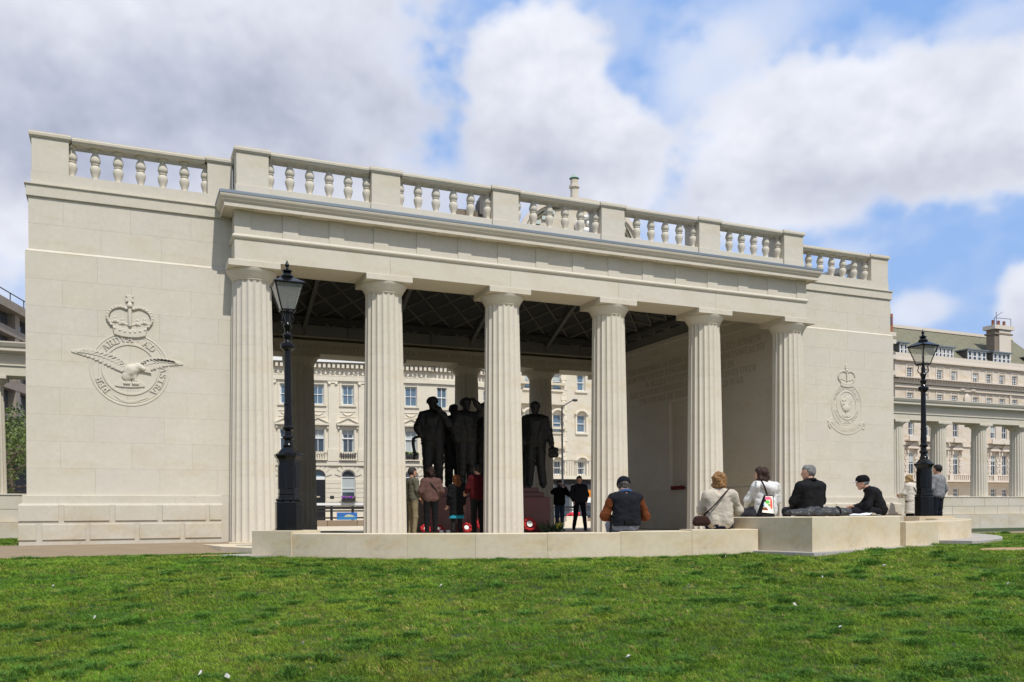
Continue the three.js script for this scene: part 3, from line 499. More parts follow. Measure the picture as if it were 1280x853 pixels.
{
  // left: ring with motto, eagle and crown
  const c = atz(162.5, 462, ZW + 0.05), e = sub('emblem', pav); e.position.set(c.x, c.y, ZW + 0.047); e.scale.z = 0.72;
  obj('ring', [ringGeo(0.735, 0.76, 0.012), ringGeo(0.50, 0.535, 0.02), ringGeo(0.69, 0.70, 0.006)], M.s, e);
  const Lr = [...arcLetters('PER', 0.615, 213 * D2R, 11 * D2R, 0.13, 0.03), ...arcLetters('ARDVA', 0.615, 113 * D2R, 11.5 * D2R, 0.13, 0.03), ...arcLetters('AD', 0.615, 54 * D2R, 11.5 * D2R, 0.13, 0.03), ...arcLetters('ASTRA', 0.615, -20 * D2R, 11.5 * D2R, 0.13, 0.03)];
  Lr.push(ball(0.615 * Math.cos(76 * D2R), 0.615 * Math.sin(76 * D2R), 0.0, 0.02)); obj('motto', Lr, M.stone[3], e);
  // eagle: feathers fan from each wing arm
  const body = [], lw = [], rw = [];
  const feather = (x0, y0, x1, y1, w, z) => { const L = Math.hypot(x1 - x0, y1 - y0), s = new THREE.Shape(); s.moveTo(0, -w * 0.5); s.quadraticCurveTo(L * 0.7, -w * 0.62, L, -w * 0.1); s.quadraticCurveTo(L * 1.02, w * 0.25, L * 0.9, w * 0.45); s.quadraticCurveTo(L * 0.5, w * 0.6, 0, w * 0.5); const g = extrude(s, 0.014, 0.005, 5); g.rotateZ(Math.atan2(y1 - y0, x1 - x0)); g.translate(x0, y0, z); return g; };
  const wingOf = (m, list, U, L) => {   // U: leading edge, L: trailing edge, both root to tip
    const cu = new THREE.CatmullRomCurve3(U.map(p => new THREE.Vector3(p[0], p[1], 0))), cl = new THREE.CatmullRomCurve3(L.map(p => new THREE.Vector3(p[0], p[1], 0))), n = 15;
    for (let i = 0; i < n; i++) { const t = i / (n - 1), a = cu.getPoint(t * 0.82), b = cl.getPoint(Math.min(1, 0.05 + t)), s0 = a.clone().lerp(cl.getPoint(t * 0.82), 0.12); list.push(feather(s0.x, s0.y, b.x, b.y, mix(0.085, 0.05, t), 0.006 + 0.0012 * (n - i))); }
    for (let i = 0; i < 12; i++) { const t = i / 11, a = cu.getPoint(t * 0.74), b = cu.getPoint(Math.min(1, t * 0.74 + 0.13)).lerp(cl.getPoint(Math.min(1, t * 0.74 + 0.13)), 0.48); list.push(feather(a.x, a.y, b.x, b.y, mix(0.075, 0.045, t), 0.03)); }
    list.push(extrude(poly([...cu.getPoints(20), ...cl.getPoints(20).reverse()].map(p => [p.x, p.y])), 0.016, 0));
    const lead = new THREE.CatmullRomCurve3(U.map((p, i) => new THREE.Vector3(p[0], p[1] - 0.008, mix(0.04, 0.012, i / (U.length - 1))))); list.push(metricUV(new THREE.TubeGeometry(lead, 26, 0.016, 6)));
  };
  wingOf(-1, lw, [[-0.05, 0.09], [-0.2, 0.21], [-0.40, 0.295], [-0.67, 0.34], [-0.92, 0.335], [-1.08, 0.315]], [[-0.16, -0.05], [-0.30, -0.0], [-0.5, 0.09], [-0.72, 0.19], [-0.93, 0.26], [-1.09, 0.305]]);
  wingOf(1, rw, [[0.13, 0.09], [0.25, 0.19], [0.45, 0.255], [0.66, 0.25], [0.86, 0.21], [1.02, 0.175]], [[0.26, -0.03], [0.38, 0.0], [0.54, 0.06], [0.72, 0.115], [0.88, 0.14], [1.03, 0.165]]);
  obj('eagle_wing', lw, M.stone[2], e); obj('eagle_wing', rw, M.stone[2], e);
  body.push(sdfGeo([B([-0.07, -0.16, 0], 0.10, [0.02, -0.02, 0.01], 0.125), B([0.02, -0.02, 0.015], 0.12, [0.15, 0.055, 0.03], 0.075), B([0.15, 0.055, 0.03], 0.07, [0.25, 0.02, 0.045], 0.05), B([-0.07, -0.15, 0.02], 0.06, [-0.07, -0.24, 0.03], 0.035), B([0.06, -0.12, 0.02], 0.06, [0.1, -0.24, 0.03], 0.035)], 0.05, 0.014, { fold: 0.01, seed: 2 }));
  body.push(extrude(poly([[0.28, 0.05], [0.38, 0.0], [0.395, -0.06], [0.34, -0.045], [0.27, -0.035]]), 0.05, 0.01));
  for (const x of [-0.07, 0.1]) { for (const d of [-0.04, 0, 0.04]) body.push(ball(x + d, -0.29, 0.045, 0.03, 1.2, 1)); }
  for (let i = 0; i < 11; i++) { const t = i / 10, x = mix(-0.28, 0.27, t); body.push(feather(mix(-0.05, 0.05, t), -0.2, x, -0.345 - 0.03 * Math.sin(Math.PI * t), 0.07, 0.014 + 0.002 * (i % 3))); }
  obj('eagle_body', body, M.s, e);
  obj('ribbon', [extrude(poly([[-0.3, -0.56], [-0.2, -0.6], [-0.06, -0.655], [0.1, -0.64], [0.22, -0.6], [0.33, -0.58], [0.2, -0.63], [0.1, -0.68], [-0.05, -0.7], [-0.18, -0.655]]), 0.012, 0.006)], M.s, e);
  crown(e, 0.0, 0.695, 0.96);
}
{
  // right: oval ring, thistle and crown over a scroll
  const c = atz(1058.5, 507, ZW + 0.05), e = sub('emblem', pav); e.position.set(c.x, c.y, ZW + 0.047); e.scale.z = 0.6; const sx = 0.9, sy = 1.0;
  obj('ring', [ringGeo(0.625, 0.655, 0.016, sx, sy), ringGeo(0.395, 0.425, 0.02, sx, sy), ringGeo(0.585, 0.595, 0.008, sx, sy)], M.s, e);
  obj('motto', [...arcLetters('BOMBER COMMAND', 0.505, 90 * D2R, 10.6 * D2R, 0.105, 0.02, false, sx, sy), ...arcLetters('ROYAL AIR FORCE', 0.505, -90 * D2R, 9.8 * D2R, 0.105, 0.02, true, sx, sy)], M.stone[3], e);
  const th = []; for (let i = 0; i < 9; i++) { const a = (90 + (i - 4) * 14) * D2R, L = 0.27 + 0.03 * ((i * 5) % 3); const g = new THREE.ConeGeometry(0.035, L, 5); g.rotateZ(a - Math.PI / 2); g.translate(Math.cos(a) * (L * 0.5) - 0.02, Math.sin(a) * (L * 0.5) - 0.02, 0.03); th.push(metricUV(g.toNonIndexed())); }
  th.push(ball(-0.02, -0.08, 0.02, 0.13, 0.95, 0.5), extrude(poly([[-0.19, 0.2], [-0.12, 0.16], [0.05, 0.26], [0.16, 0.22], [0.13, 0.05], [0.1, -0.1], [0.0, -0.18], [-0.12, -0.15], [-0.2, -0.02], [-0.23, 0.1]]), 0.025, 0.012));
  th.push(extrude(poly([[-0.015, -0.17], [0.02, -0.17], [0.035, -0.33], [-0.035, -0.33]]), 0.03, 0.008)); for (const m of [-1, 1]) th.push(extrude(poly([[0, -0.28], [m * 0.1, -0.22], [m * 0.17, -0.3], [m * 0.09, -0.35], [0, -0.33]].slice()), 0.02, 0.006));
  for (let i = 0; i < 10; i++) th.push(ball(-0.18 + 0.035 * (i % 5), 0.15 - 0.1 * Math.floor(i / 5) - 0.02 * (i % 3), 0.045, 0.022)); obj('thistle', th, M.stone[2], e);
  const scroll = []; scroll.push(extrude(arcShape(0.66, 0.86, 214 * D2R, 326 * D2R), 0.018, 0.006, 20)); for (const m of [-1, 1]) { const g = new THREE.TorusGeometry(0.085, 0.025, 6, 16, 4.4); g.rotateZ(m > 0 ? -1.5 : 0.2); g.translate(m * 0.6, -0.59, 0.02); scroll.push(metricUV(g)); scroll.push(extrude(poly([[m * 0.52, -0.5], [m * 0.66, -0.42], [m * 0.74, -0.48], [m * 0.6, -0.6]]), 0.022, 0.006)); } obj('scroll', scroll, M.s, e);
  obj('scroll_motto', arcLetters('STRIKE HARD STRIKE SURE', 0.755, -90 * D2R, 4.1 * D2R, 0.075, 0.03, true), M.stone[3], e);
  crown(e, 0.0, 0.56, 0.72);
}

// ------------------------------------------------------------------ colonnades either side
const colZ = -5.15;
function colonnade(side, label) {
  const t = thing('colonnade', label, 'colonnade', [0, 0, 0], 0, 'colonnades beside the pavilion'), xa = side < 0 ? -33 : 11.4, xb = side < 0 ? -11.72 : 34;
  const small = columnParts(2.88, 0.325, 0.262, 0.72, 0.085, 0.14, 2), yb = 1.14;
  const base = sub('base_wall', t); obj('core', box(xa, xb, -0.3, 1.1, colZ - 0.5, colZ + 0.40), M.joint, base);
  ashlar(base, xa, xb, [-0.25, 0.42], colZ + 0.72, 1.55, M.plinthStone, rs, { depth: 0.32, gap: 0.004, c: 0.004 });
  obj('base_ledge', box(xa, xb, 0.42, 0.44, colZ + 0.38, colZ + 0.70), M.plinthStone[0], base);
  ashlar(base, xa, xb, [0.44, 0.76, 1.10], colZ + 0.48, 1.3, M.plinthStone, rs, { depth: 0.1, gap: 0.005, c: 0.005 });
  obj('base_coping', block(xa, xb, 1.10, yb, colZ - 0.52, colZ + 0.50, 0.006), M.plinthStone[2], base);
  const x0 = side < 0 ? -12.9 : 16.85; for (let k = 0; k < 9; k++) { const x = side < 0 ? x0 - k * 2.24 : x0 + k * 2.24; addColumn(t, small, x, yb, colZ); }
  if (side > 0) addColumn(t, small, 14.6, yb, colZ), addColumn(t, small, 12.36, yb, colZ);
  const en = sub('entablature', t); obj('architrave', box(xa, xb, yb + 2.88, 4.28, colZ - 0.34, colZ + 0.34), M.stone[1], en);
  obj('frieze', box(xa, xb, 4.283, 4.55, colZ - 0.31, colZ + 0.31), M.stone[0], en); obj('taenia', box(xa, xb, 4.255, 4.29, colZ + 0.343, colZ + 0.37), M.stone[2], en);
  obj('cornice', sweep([[xa, colZ + 0.31], [xb, colZ + 0.31]], [[-0.6, 4.552], [0.03, 4.552], [0.05, 4.59], [0.2, 4.60], [0.2, 4.68], [0.23, 4.70], [0.27, 4.78], [0.27, 4.81], [-0.6, 4.84]]), M.stone[3], en);
}
colonnade(1, 'low colonnade on a block wall, in front of the hotel');
colonnade(-1, 'low colonnade on a block wall, in front of the leafy tree');

// ------------------------------------------------------------------ curved bench, centre block, footing slabs
function arcBlock(R0, R1, p0, p1, y0, y1, c = 0.008) {   // angles from +z towards -x
  const n = Math.max(2, Math.round(Math.abs(p1 - p0) / (2.2 * D2R))), P = [], Q = [], prof = [[R0, y0], [R1, y0], [R1, y1 - c], [R1 - c, y1], [R0 + c, y1], [R0, y1 - c]], m = prof.length;
  for (let i = 0; i <= n; i++) { const a = mix(p0, p1, i / n); for (const [r, y] of prof) P.push([-r * Math.sin(a), y, r * Math.cos(a)]); }
  for (let i = 0; i < n; i++) for (let j = 0; j < m; j++) { const a = i * m + j, b = i * m + (j + 1) % m; Q.push([a, a + m, b + m, b].reverse()); }
  Q.push([0, 1, 2], [0, 2, 3], [0, 3, 4], [0, 4, 5]); const e = n * m; Q.push([e + 2, e + 1, e], [e + 3, e + 2, e], [e + 4, e + 3, e], [e + 5, e + 4, e]);
  return quads(P, Q);
}
const benchGroup = 'curved benches round the forecourt';
const lb = thing('curved_bench', 'long low curved stone bench left of the big block seat', 'bench', [0, 0, 0], 0, benchGroup);
{ const a0 = 7.0, a1 = 54.9, n = 7; for (let i = 0; i < n; i++) { const p = mix(a0, a1, i / n), q = mix(a0, a1, (i + 1) / n), xm = -9.1 * Math.sin((p + q) / 2 * D2R); obj('bench_block', arcBlock(8.56, 9.1, (p + 0.012) * D2R, (q - 0.012) * D2R, -0.35, 0.258 + 0.045 * smooth(-4.5, -0.5, xm)), M.bench[i % 3], lb); }
  obj('end_block', arcBlock(8.45, 9.13, 54.95 * D2R, 61 * D2R, -0.35, 0.305), M.bench[1], lb); obj('footing', arcBlock(8.3, 9.5, 58 * D2R, 63.2 * D2R, -0.35, gy(-8.1, 4.6) + 0.03), M.slab, lb); }
const rb = thing('curved_bench', 'low curved stone bench that carries the lamp beside the wing with the oval emblem', 'bench', [0, 0, 0], 0, benchGroup);
{ const a0 = -12.5, a1 = -55, n = 6; for (let i = 0; i < n; i++) { const p = mix(a0, a1, i / n), q = mix(a0, a1, (i + 1) / n); obj('bench_block', arcBlock(8.6, 9.2, (q + 0.012) * D2R, (p - 0.012) * D2R, -0.35, 0.37 + 0.03 * i / n), M.bench[(i + 1) % 3], rb); }
  obj('end_block', arcBlock(8.45, 9.22, -63 * D2R, -55.05 * D2R, -0.35, 0.44), M.bench[2], rb); obj('footing', arcBlock(8.4, 9.75, -64 * D2R, -20 * D2R, -0.35, 0.035), M.slab, rb); }
const blockPlan = [[-0.93, 10.0], [1.9, 8.95], [3.1, 7.75], [2.9, 7.1], [-1.2, 7.9]];
function prism(plan, y0, y1, c = 0.01) { const cx = plan.reduce((s, p) => s + p[0], 0) / plan.length, cz = plan.reduce((s, p) => s + p[1], 0) / plan.length, n = plan.length, P = []; for (const [x, z] of plan) P.push([x, y0, z]); for (const [x, z] of plan) P.push([x, y1 - c, z]); for (const [x, z] of plan) { const l = Math.hypot(x - cx, z - cz); P.push([x + (cx - x) / l * c, y1, z + (cz - z) / l * c]); } const Q = []; for (let i = 0; i < n; i++) { const j = (i + 1) % n; Q.push([i, j, n + j, n + i], [n + i, n + j, 2 * n + j, 2 * n + i]); } for (let i = 1; i < n - 1; i++) Q.push([2 * n, 2 * n + i, 2 * n + i + 1]); return quads(P, Q); }
const bs = thing('block_seat', 'large square-edged stone block seat jutting from the curved bench', 'block seat');
obj('seat_block', prism(blockPlan, -0.3, 0.475), M.bench[0], bs);
obj('footing', prism([[-0.99, 10.1], [2.75, 9.0], [2.9, 7.6], [-1.35, 8.2]], -0.4, -0.03), M.slab, bs);
// ------------------------------------------------------------------ street lamps on the bench ends
function makeLamp() {
  const t = new THREE.Group(), oct = (pts, crease = 0.3) => { const g = toCreasedNormals(new THREE.LatheGeometry(pts.map(p => new THREE.Vector2(p[0], p[1])), 8), crease); g.rotateY(Math.PI / 8); return metricUV(g); };
  obj('base', oct([[0.001, 0], [0.236, 0], [0.236, 0.03], [0.226, 0.035], [0.226, 0.43], [0.232, 0.435], [0.232, 0.455], [0.215, 0.475], [0.19, 0.5], [0.185, 0.55], [0.178, 0.58], [0.178, 0.62]]), M.blackPaint, t);
  obj('pedestal', oct([[0.176, 0.58], [0.182, 0.60], [0.176, 0.63], [0.176, 1.14], [0.186, 1.15], [0.186, 1.17], [0.205, 1.19], [0.238, 1.235], [0.238, 1.262], [0.19, 1.28], [0.13, 1.35], [0.1, 1.38], [0.001, 1.39]]), M.blackPaint, t);
  for (let k = 0; k < 8; k++) { const a = k * Math.PI / 4, g = block(-0.05, 0.05, 0.68, 1.08, 0.14, 0.172, 0.01); g.rotateY(a); obj('base_panel', g, M.blackPaint, t); }
  for (let k = 0; k < 16; k++) { const a = k * Math.PI / 8, g = new THREE.SphereGeometry(0.03, 8, 6); g.scale(1, 0.7, 0.6); g.translate(0, 0.505, 0.196); g.rotateY(a); obj('leaf_ornament', g, M.blackPaint, t); }
  obj('shaft', lathe([[0.09, 1.385], [0.1, 1.41], [0.075, 1.45], [0.07, 1.5], [0.1, 1.53], [0.1, 1.56], [0.066, 1.6], [0.062, 1.65], [0.092, 1.68], [0.095, 1.71], [0.07, 1.74], [0.066, 1.8], [0.074, 1.86], [0.066, 1.93], [0.064, 2.08], [0.072, 2.09], [0.072, 2.11], [0.063, 2.12], [0.055, 2.98], [0.07, 3.0], [0.115, 3.03], [0.125, 3.07], [0.115, 3.11], [0.07, 3.13], [0.05, 3.17], [0.075, 3.23], [0.075, 3.26], [0.045, 3.3], [0.058, 3.37], [0.075, 3.41], [0.05, 3.45], [0.04, 3.5], [0.05, 3.56], [0.03, 3.62], [0.03, 3.66]], 20), M.blackPaint, t);
  for (const [sx, sz] of [[1, 1], [1, -1], [-1, 1], [-1, -1]]) { const cv = new THREE.CatmullRomCurve3([[0.03 * sx, 3.42, 0.03 * sz], [0.085 * sx, 3.5, 0.085 * sz], [0.07 * sx, 3.6, 0.07 * sz], [0.105 * sx, 3.665, 0.105 * sz]].map(p => new THREE.Vector3(...p))); obj('scroll_bracket', new THREE.TubeGeometry(cv, 14, 0.011, 6), M.blackPaint, t); }
  const ln = sub('lantern', t), y0 = 3.665, y1 = 4.09, a = 0.112, b = 0.232, fr = [];
  for (const [sx, sz] of [[1, 1], [1, -1], [-1, 1], [-1, -1]]) fr.push(bar([a * sx, y0, a * sz], [b * sx, y1, b * sz], 0.013));
  const sq = (r, y, rr) => { for (const [p, q] of [[[1, 1], [1, -1]], [[1, -1], [-1, -1]], [[-1, -1], [-1, 1]], [[-1, 1], [1, 1]]]) fr.push(bar([r * p[0], y, r * p[1]], [r * q[0], y, r * q[1]], rr)); };
  sq(a, y0, 0.014); sq(b, y1, 0.02); obj('frame', fr.map(g => metricUV(g)), M.blackPaint, ln);
  for (let k = 0; k < 4; k++) { const q = quads([[-a + 0.01, y0, a], [a - 0.01, y0, a], [b - 0.01, y1, b], [-b + 0.01, y1, b]], [[0, 1, 2, 3]]); q.rotateY(k * Math.PI / 2); obj('glass_pane', q, M.lampGlass, ln); }
  const roof = toCreasedNormals(new THREE.LatheGeometry([[0.365, 4.085], [0.365, 4.1], [0.3, 4.13], [0.14, 4.2], [0.1, 4.215]].map(p => new THREE.Vector2(...p)), 4), 0.2); roof.rotateY(Math.PI / 4); obj('roof', metricUV(roof), M.blackPaint, ln);
  obj('finial', lathe([[0.105, 4.2], [0.115, 4.225], [0.1, 4.25], [0.07, 4.28], [0.06, 4.3], [0.088, 4.315], [0.085, 4.33], [0.045, 4.35], [0.025, 4.37], [0.022, 4.385], [0.035, 4.41], [0.036, 4.43], [0.02, 4.465], [0.008, 4.48], [0.012, 4.49], [0.001, 4.505]], 16), M.blackPaint, ln);
  obj('burner', lathe([[0.001, 3.67], [0.04, 3.67], [0.03, 3.72], [0.02, 3.75], [0.02, 3.85], [0.001, 3.86]], 10), M.blackPaint, ln);
  return t;
}
const lampProto = makeLamp();
function putLamp(label, x, y, z, s) { const l = lampProto.clone(); l.name = numbered('street_lamp'); l.position.set(x, y, z); l.scale.setScalar(s); l.userData = { label, category: 'street lamp', group: 'lamps on the bench ends' }; scene.add(l); }
{ const a = atZ(361, 663, 14.98), b = atZ(1155.5, 645.3, 21.5); putLamp('black lamp post in front of the leftmost fluted column', a.x, 0.306, a.z, 1.005); putLamp('black lamp post beside the man in the grey jumper', b.x, 0.442, b.z, 0.998); }

// ------------------------------------------------------------------ far buildings
function frontage(name, label, category, u, v, Z, az, group) {   // az: direction of the front (degrees from -z towards +x)
  const p = atZ(u, v, Z), ex = [Math.sin(az * D2R), -Math.cos(az * D2R)], t = thing(name, label, category, [p.x, -0.06, p.z], Math.atan2(-ex[1], ex[0]), group);
  const n = new THREE.Vector3(-ex[1], 0, ex[0]);
  t.loc = (uu, vv, dz = 0) => { const d = ray(uu, vv), k = n.dot(new THREE.Vector3(p.x, 0, p.z).addScaledVector(n, dz).sub(CAM)) / n.dot(d), q = CAM.clone().addScaledVector(d, k); return [(q.x - p.x) * ex[0] + (q.z - p.z) * ex[1], q.y + 0.06]; };
  return t;
}
function wallWithHoles(x0, x1, y0, y1, depth, holes) {   // holes: [x0,x1,y0,y1,arched]
  const s = poly([[x0, y0], [x1, y0], [x1, y1], [x0, y1]]);
  for (const [a, b, c, d, arch] of holes) { const h = new THREE.Path(); h.moveTo(a, c); if (arch) { const r = (b - a) / 2; h.lineTo(a, d - r); h.absarc((a + b) / 2, d - r, r, Math.PI, 0, true); h.lineTo(b, c); } else { h.lineTo(a, d); h.lineTo(b, d); h.lineTo(b, c); } h.closePath(); s.holes.push(h); }
  const g = new THREE.ExtrudeGeometry(s, { depth, bevelEnabled: false, curveSegments: 8 }); g.translate(0, 0, -depth); return metricUV(g, 3);
}
function win(parent, x0, x1, y0, y1, { z = -0.18, bars = [1, 1], pane = M.glass, frameMat = M.whitePaint, fw = 0.07, blind = 0, arch = false, sill = null, sillMat = M.creamDark, mid = true } = {}) {
  const w = sub('window', parent), f = [], h = y1 - y0, r = (x1 - x0) / 2, top = arch ? y1 - r : y1;
  f.push(box(x0, x0 + fw, y0, top, z - 0.05, z + 0.03), box(x1 - fw, x1, y0, top, z - 0.05, z + 0.03), box(x0 + fw, x1 - fw, y0, y0 + fw * 1.2, z - 0.05, z + 0.03));
  f.push(box(x0 + fw, x1 - fw, top - fw, top, z - 0.05, z + 0.03)); if (mid) f.push(box(x0 + fw, x1 - fw, (y0 + top) / 2 - fw * 0.4, (y0 + top) / 2 + fw * 0.4, z - 0.04, z + 0.02));
  for (let k = 1; k <= bars[0]; k++) { const x = mix(x0, x1, k / (bars[0] + 1)); f.push(box(x - 0.022, x + 0.022, y0 + fw, top - fw, z - 0.045, z + 0.01)); }
  for (let k = 1; k <= bars[1]; k++) { if (mid && Math.abs(k / (bars[1] + 1) - 0.5) < 0.01) continue; const y = mix(y0, top, k / (bars[1] + 1)); f.push(box(x0 + fw, x1 - fw, y - 0.02, y + 0.02, z - 0.046, z + 0.008)); }
  obj('frame', f, frameMat, w);
  obj('pane', box(x0 + fw * 0.5, x1 - fw * 0.5, y0 + fw * 0.5, top - fw * 0.5, z - 0.08, z - 0.055), pane, w);
  if (arch) { const s = new THREE.Shape(); s.absarc((x0 + x1) / 2, top, r, 0, Math.PI, false); const g = new THREE.ExtrudeGeometry(s, { depth: 0.03, bevelEnabled: false, curveSegments: 10 }); g.translate(0, 0, z - 0.09); obj('fanlight', metricUV(g), pane, w); const a = extrude(arcShape(r - fw, r, 0, Math.PI), 0.07); a.translate((x0 + x1) / 2, top, z - 0.05); obj('arch_frame', a, frameMat, w); }
  if (!blind && rb2() < 0.45) blind = 0.15 + 0.45 * rb2();
  if (rb2() < 0.4) { const cw = (x1 - x0) * (0.14 + 0.1 * rb2()); obj('curtain', [box(x0 + fw, x0 + cw, y0 + fw, top - fw, z - 0.054, z - 0.05), box(x1 - cw, x1 - fw, y0 + fw, top - fw, z - 0.054, z - 0.05)], M.blind, w); }
  if (blind) obj('blind', box(x0 + fw, x1 - fw, top - h * blind, top - fw, z - 0.052, z - 0.047), M.blind, w);
  if (sill) obj('sill', box(x0 - sill, x1 + sill, y0 - 0.16, y0 - 0.005, z, 0.12), sillMat, w);
  return w;
}
const rb2 = rng(77);
// cream terrace seen between the columns
{
  const t = frontage('terraced_house', 'cream stuccoed terrace with pedimented first-floor windows, seen through the portico', 'house', 420, 654, 82, 99.4), Y = v => t.loc(435, v)[1], X = u => t.loc(u, 560)[0];
  const bays = [320, 358, 397.5, 435, 473, 514].map(X), x0 = X(296), x1 = X(537), hw = 0.56, holes = [];
  bays.forEach((x, i) => { holes.push([x - hw, x + hw, Y(506.5), Y(481.5)], [x - hw, x + hw, Y(567), Y(537.5)]); if (i === 2) holes.push([x - 0.62, x + 0.62, 0.1, Y(588), true]); else holes.push([x - 0.62, x + 0.62, Y(625), Y(588), true]); });
  obj('wall', wallWithHoles(x0, x1, -0.2, Y(452), 0.4, holes), M.cream, t);
  obj('back_wall', box(x0, x1, -0.2, Y(449), -9, -0.75), M.creamDark, t);
  bays.forEach((x, i) => {
    win(t, x - hw, x + hw, Y(506.5), Y(481.5), { bars: [1, 0], pane: M.glassBlue, blind: i % 2 ? 0.12 : 0, sill: 0.22 });
    win(t, x - hw, x + hw, Y(567), Y(537.5), { bars: [1, 0], pane: i === 5 ? M.blind : M.glass, blind: 0, mid: false });
    if (i !== 2) win(t, x - 0.62, x + 0.62, Y(625), Y(588), { bars: [0, 0], arch: true, sill: 0.2 });
    obj('transom', box(x - hw, x + hw, Y(549), Y(547.5), -0.2, -0.1), M.whitePaint, t);
    // pediment with its bed moulding
    const p = sub('pediment', t), yb = Y(532.5), yt = Y(524); obj('gable', extrude(poly([[x - 0.98, yb + 0.16], [x + 0.98, yb + 0.16], [x, yt]]), 0.24), M.cream, p); obj('cornice', box(x - 1.0, x + 1.0, yb, yb + 0.155, 0, 0.34), M.creamDark, p); for (const m of [-1, 1]) { obj('raking_cornice', beam([x + m * 1.02, yb + 0.2, 0.17], [x, yt + 0.06, 0.17], 0.34, 0.09), M.creamDark, p); obj('bracket', box(x + m * 0.86 - 0.08, x + m * 0.86 + 0.08, yb - 0.3, yb, 0, 0.22), M.creamDark, p); }
    for (const m of [-1, 1]) { obj('architrave', box(x + m * (hw + 0.1) - 0.09, x + m * (hw + 0.1) + 0.09, Y(567), Y(535.5), 0, 0.07), M.creamDark, t); obj('surround', box(x + m * (hw + 0.09) - 0.08, x + m * (hw + 0.09) + 0.08, Y(506), Y(480), 0, 0.06), M.cream, t); }
    // swag panel
    const sw = sub('swag_panel', t); obj('moulding', [box(x - 0.7, x + 0.7, Y(515.2), Y(514.4), 0, 0.05), box(x - 0.7, x + 0.7, Y(522), Y(521.2), 0, 0.05)], M.creamDark, sw); const cv = new THREE.CatmullRomCurve3([[-0.45, 0.1], [-0.25, -0.06], [0, -0.11], [0.25, -0.06], [0.45, 0.1]].map(q => new THREE.Vector3(x + q[0], Y(518) + q[1], 0.03))); obj('festoon', metricUV(new THREE.TubeGeometry(cv, 14, 0.06, 5)), M.creamDark, sw);
    // balconette
    const bl = sub('balconette', t); obj('rail', box(x - 0.75, x + 0.75, Y(566.6), Y(565.4), 0.12, 0.28), M.creamDark, bl); for (let k = 0; k < 7; k++) obj('baluster', lathe([[0.04, 0], [0.07, 0.2], [0.04, 0.45], [0.05, 0.6]], 6), i % 2 ? flat(0.06, 0.06, 0.06) : M.creamDark, bl).position.set(mix(x - 0.62, x + 0.62, k / 6), Y(574.5), 0.2); obj('slab', box(x - 0.8, x + 0.8, Y(576), Y(574.6), 0, 0.34), M.creamDark, bl);
  });
  // the balusters read dark on two fronts: iron; door in bay 3
  const dx = bays[2]; const d = sub('door', t); obj('leaf', box(dx - 0.55, dx + 0.55, 0.12, Y(600), -0.25, -0.2), flat(0.012, 0.012, 0.014, 0.3), d); obj('letter_box', box(dx - 0.15, dx + 0.15, Y(622), Y(620.5), -0.2, -0.185), flat(0.5, 0.45, 0.3, 0.4), d); obj('transom', box(dx - 0.6, dx + 0.6, Y(600), Y(596), -0.25, -0.12), M.whitePaint, d); { const s = new THREE.Shape(); s.absarc(dx, Y(597), 0.6, 0, Math.PI, false); const g = new THREE.ExtrudeGeometry(s, { depth: 0.03, bevelEnabled: false }); g.translate(0, 0, -0.28); obj('fanlight', metricUV(g), M.glassBlue, d); }
  obj('sign_plate', box(X(412), X(417), Y(624), Y(620), 0.02, 0.07), flat(0.03, 0.03, 0.02), t);
  // pilasters and rusticated piers
  const ed = [x0, ...bays.slice(0, -1).map((b, i) => (b + bays[i + 1]) / 2), x1];
  ed.forEach((x, i) => {
    if (i === 0 || i === ed.length - 1) return; const p = sub('pilaster', t); obj('shaft', box(x - 0.4, x + 0.4, Y(565), Y(481), 0, 0.12), M.cream, p); obj('pedestal', box(x - 0.5, x + 0.5, Y(577), Y(562), 0, 0.2), M.creamDark, p); for (const m of [-1, 1]) obj('volute', ball(x + m * 0.3, Y(481), 0.14, 0.13), M.creamDark, p); obj('capital', box(x - 0.46, x + 0.46, Y(480), Y(477.5), 0, 0.17), M.creamDark, p);
  });
  for (let i = 0; i <= bays.length; i++) { const a = i ? bays[i - 1] + 0.66 : x0, b = i < bays.length ? bays[i] - 0.66 : x1, g = []; for (let y = 1.95; y < Y(600) - 0.2; y += 0.42) g.push(box(a, b, y, y + 0.385, 0, 0.06)); obj('rusticated_pier', g, M.cream, t); }
  bays.forEach(x => { const g = []; for (let k = 0; k < 7; k++) { const a = (18 + k * 24) * D2R, r = 0.95, q = box(-0.16, 0.16, -0.28, 0.28, 0, 0.07); q.rotateZ(a - Math.PI / 2); q.translate(x + Math.cos(a) * r, Y(588) - 0.62 + Math.sin(a) * r, 0); g.push(q); } obj('arch_stones', g, M.cream, t); });
  for (const [va, vb, o, m] of [[582.5, 577.5, 0.16, M.creamDark], [632, 629, 0.14, M.whitePaint], [477, 471.5, 0.16, M.cream], [455, 449.5, 0.62, M.whitePaint]]) obj('string_course', box(x0, x1 + o, Y(va), Y(vb), 0, o), m, t);
  obj('frieze', box(x0, x1, Y(471), Y(455), 0, 0.1), M.creamDark, t);
  const dn = []; for (let x = x0; x < x1; x += 0.42) dn.push(box(x, x + 0.24, Y(461.5), Y(456.5), 0.1, 0.5)); obj('dentils', dn, M.creamDark, t);
  const fs = []; for (let x = x0 + 0.3; x < x1 - 0.3; x += 0.68) { const c2 = new THREE.CatmullRomCurve3([[-0.28, 0.1], [0, -0.14], [0.28, 0.1]].map(q => new THREE.Vector3(x + q[0], Y(467) + q[1], 0.1))); fs.push(metricUV(new THREE.TubeGeometry(c2, 8, 0.07, 5))); } obj('festoon_frieze', fs, M.cream, t);
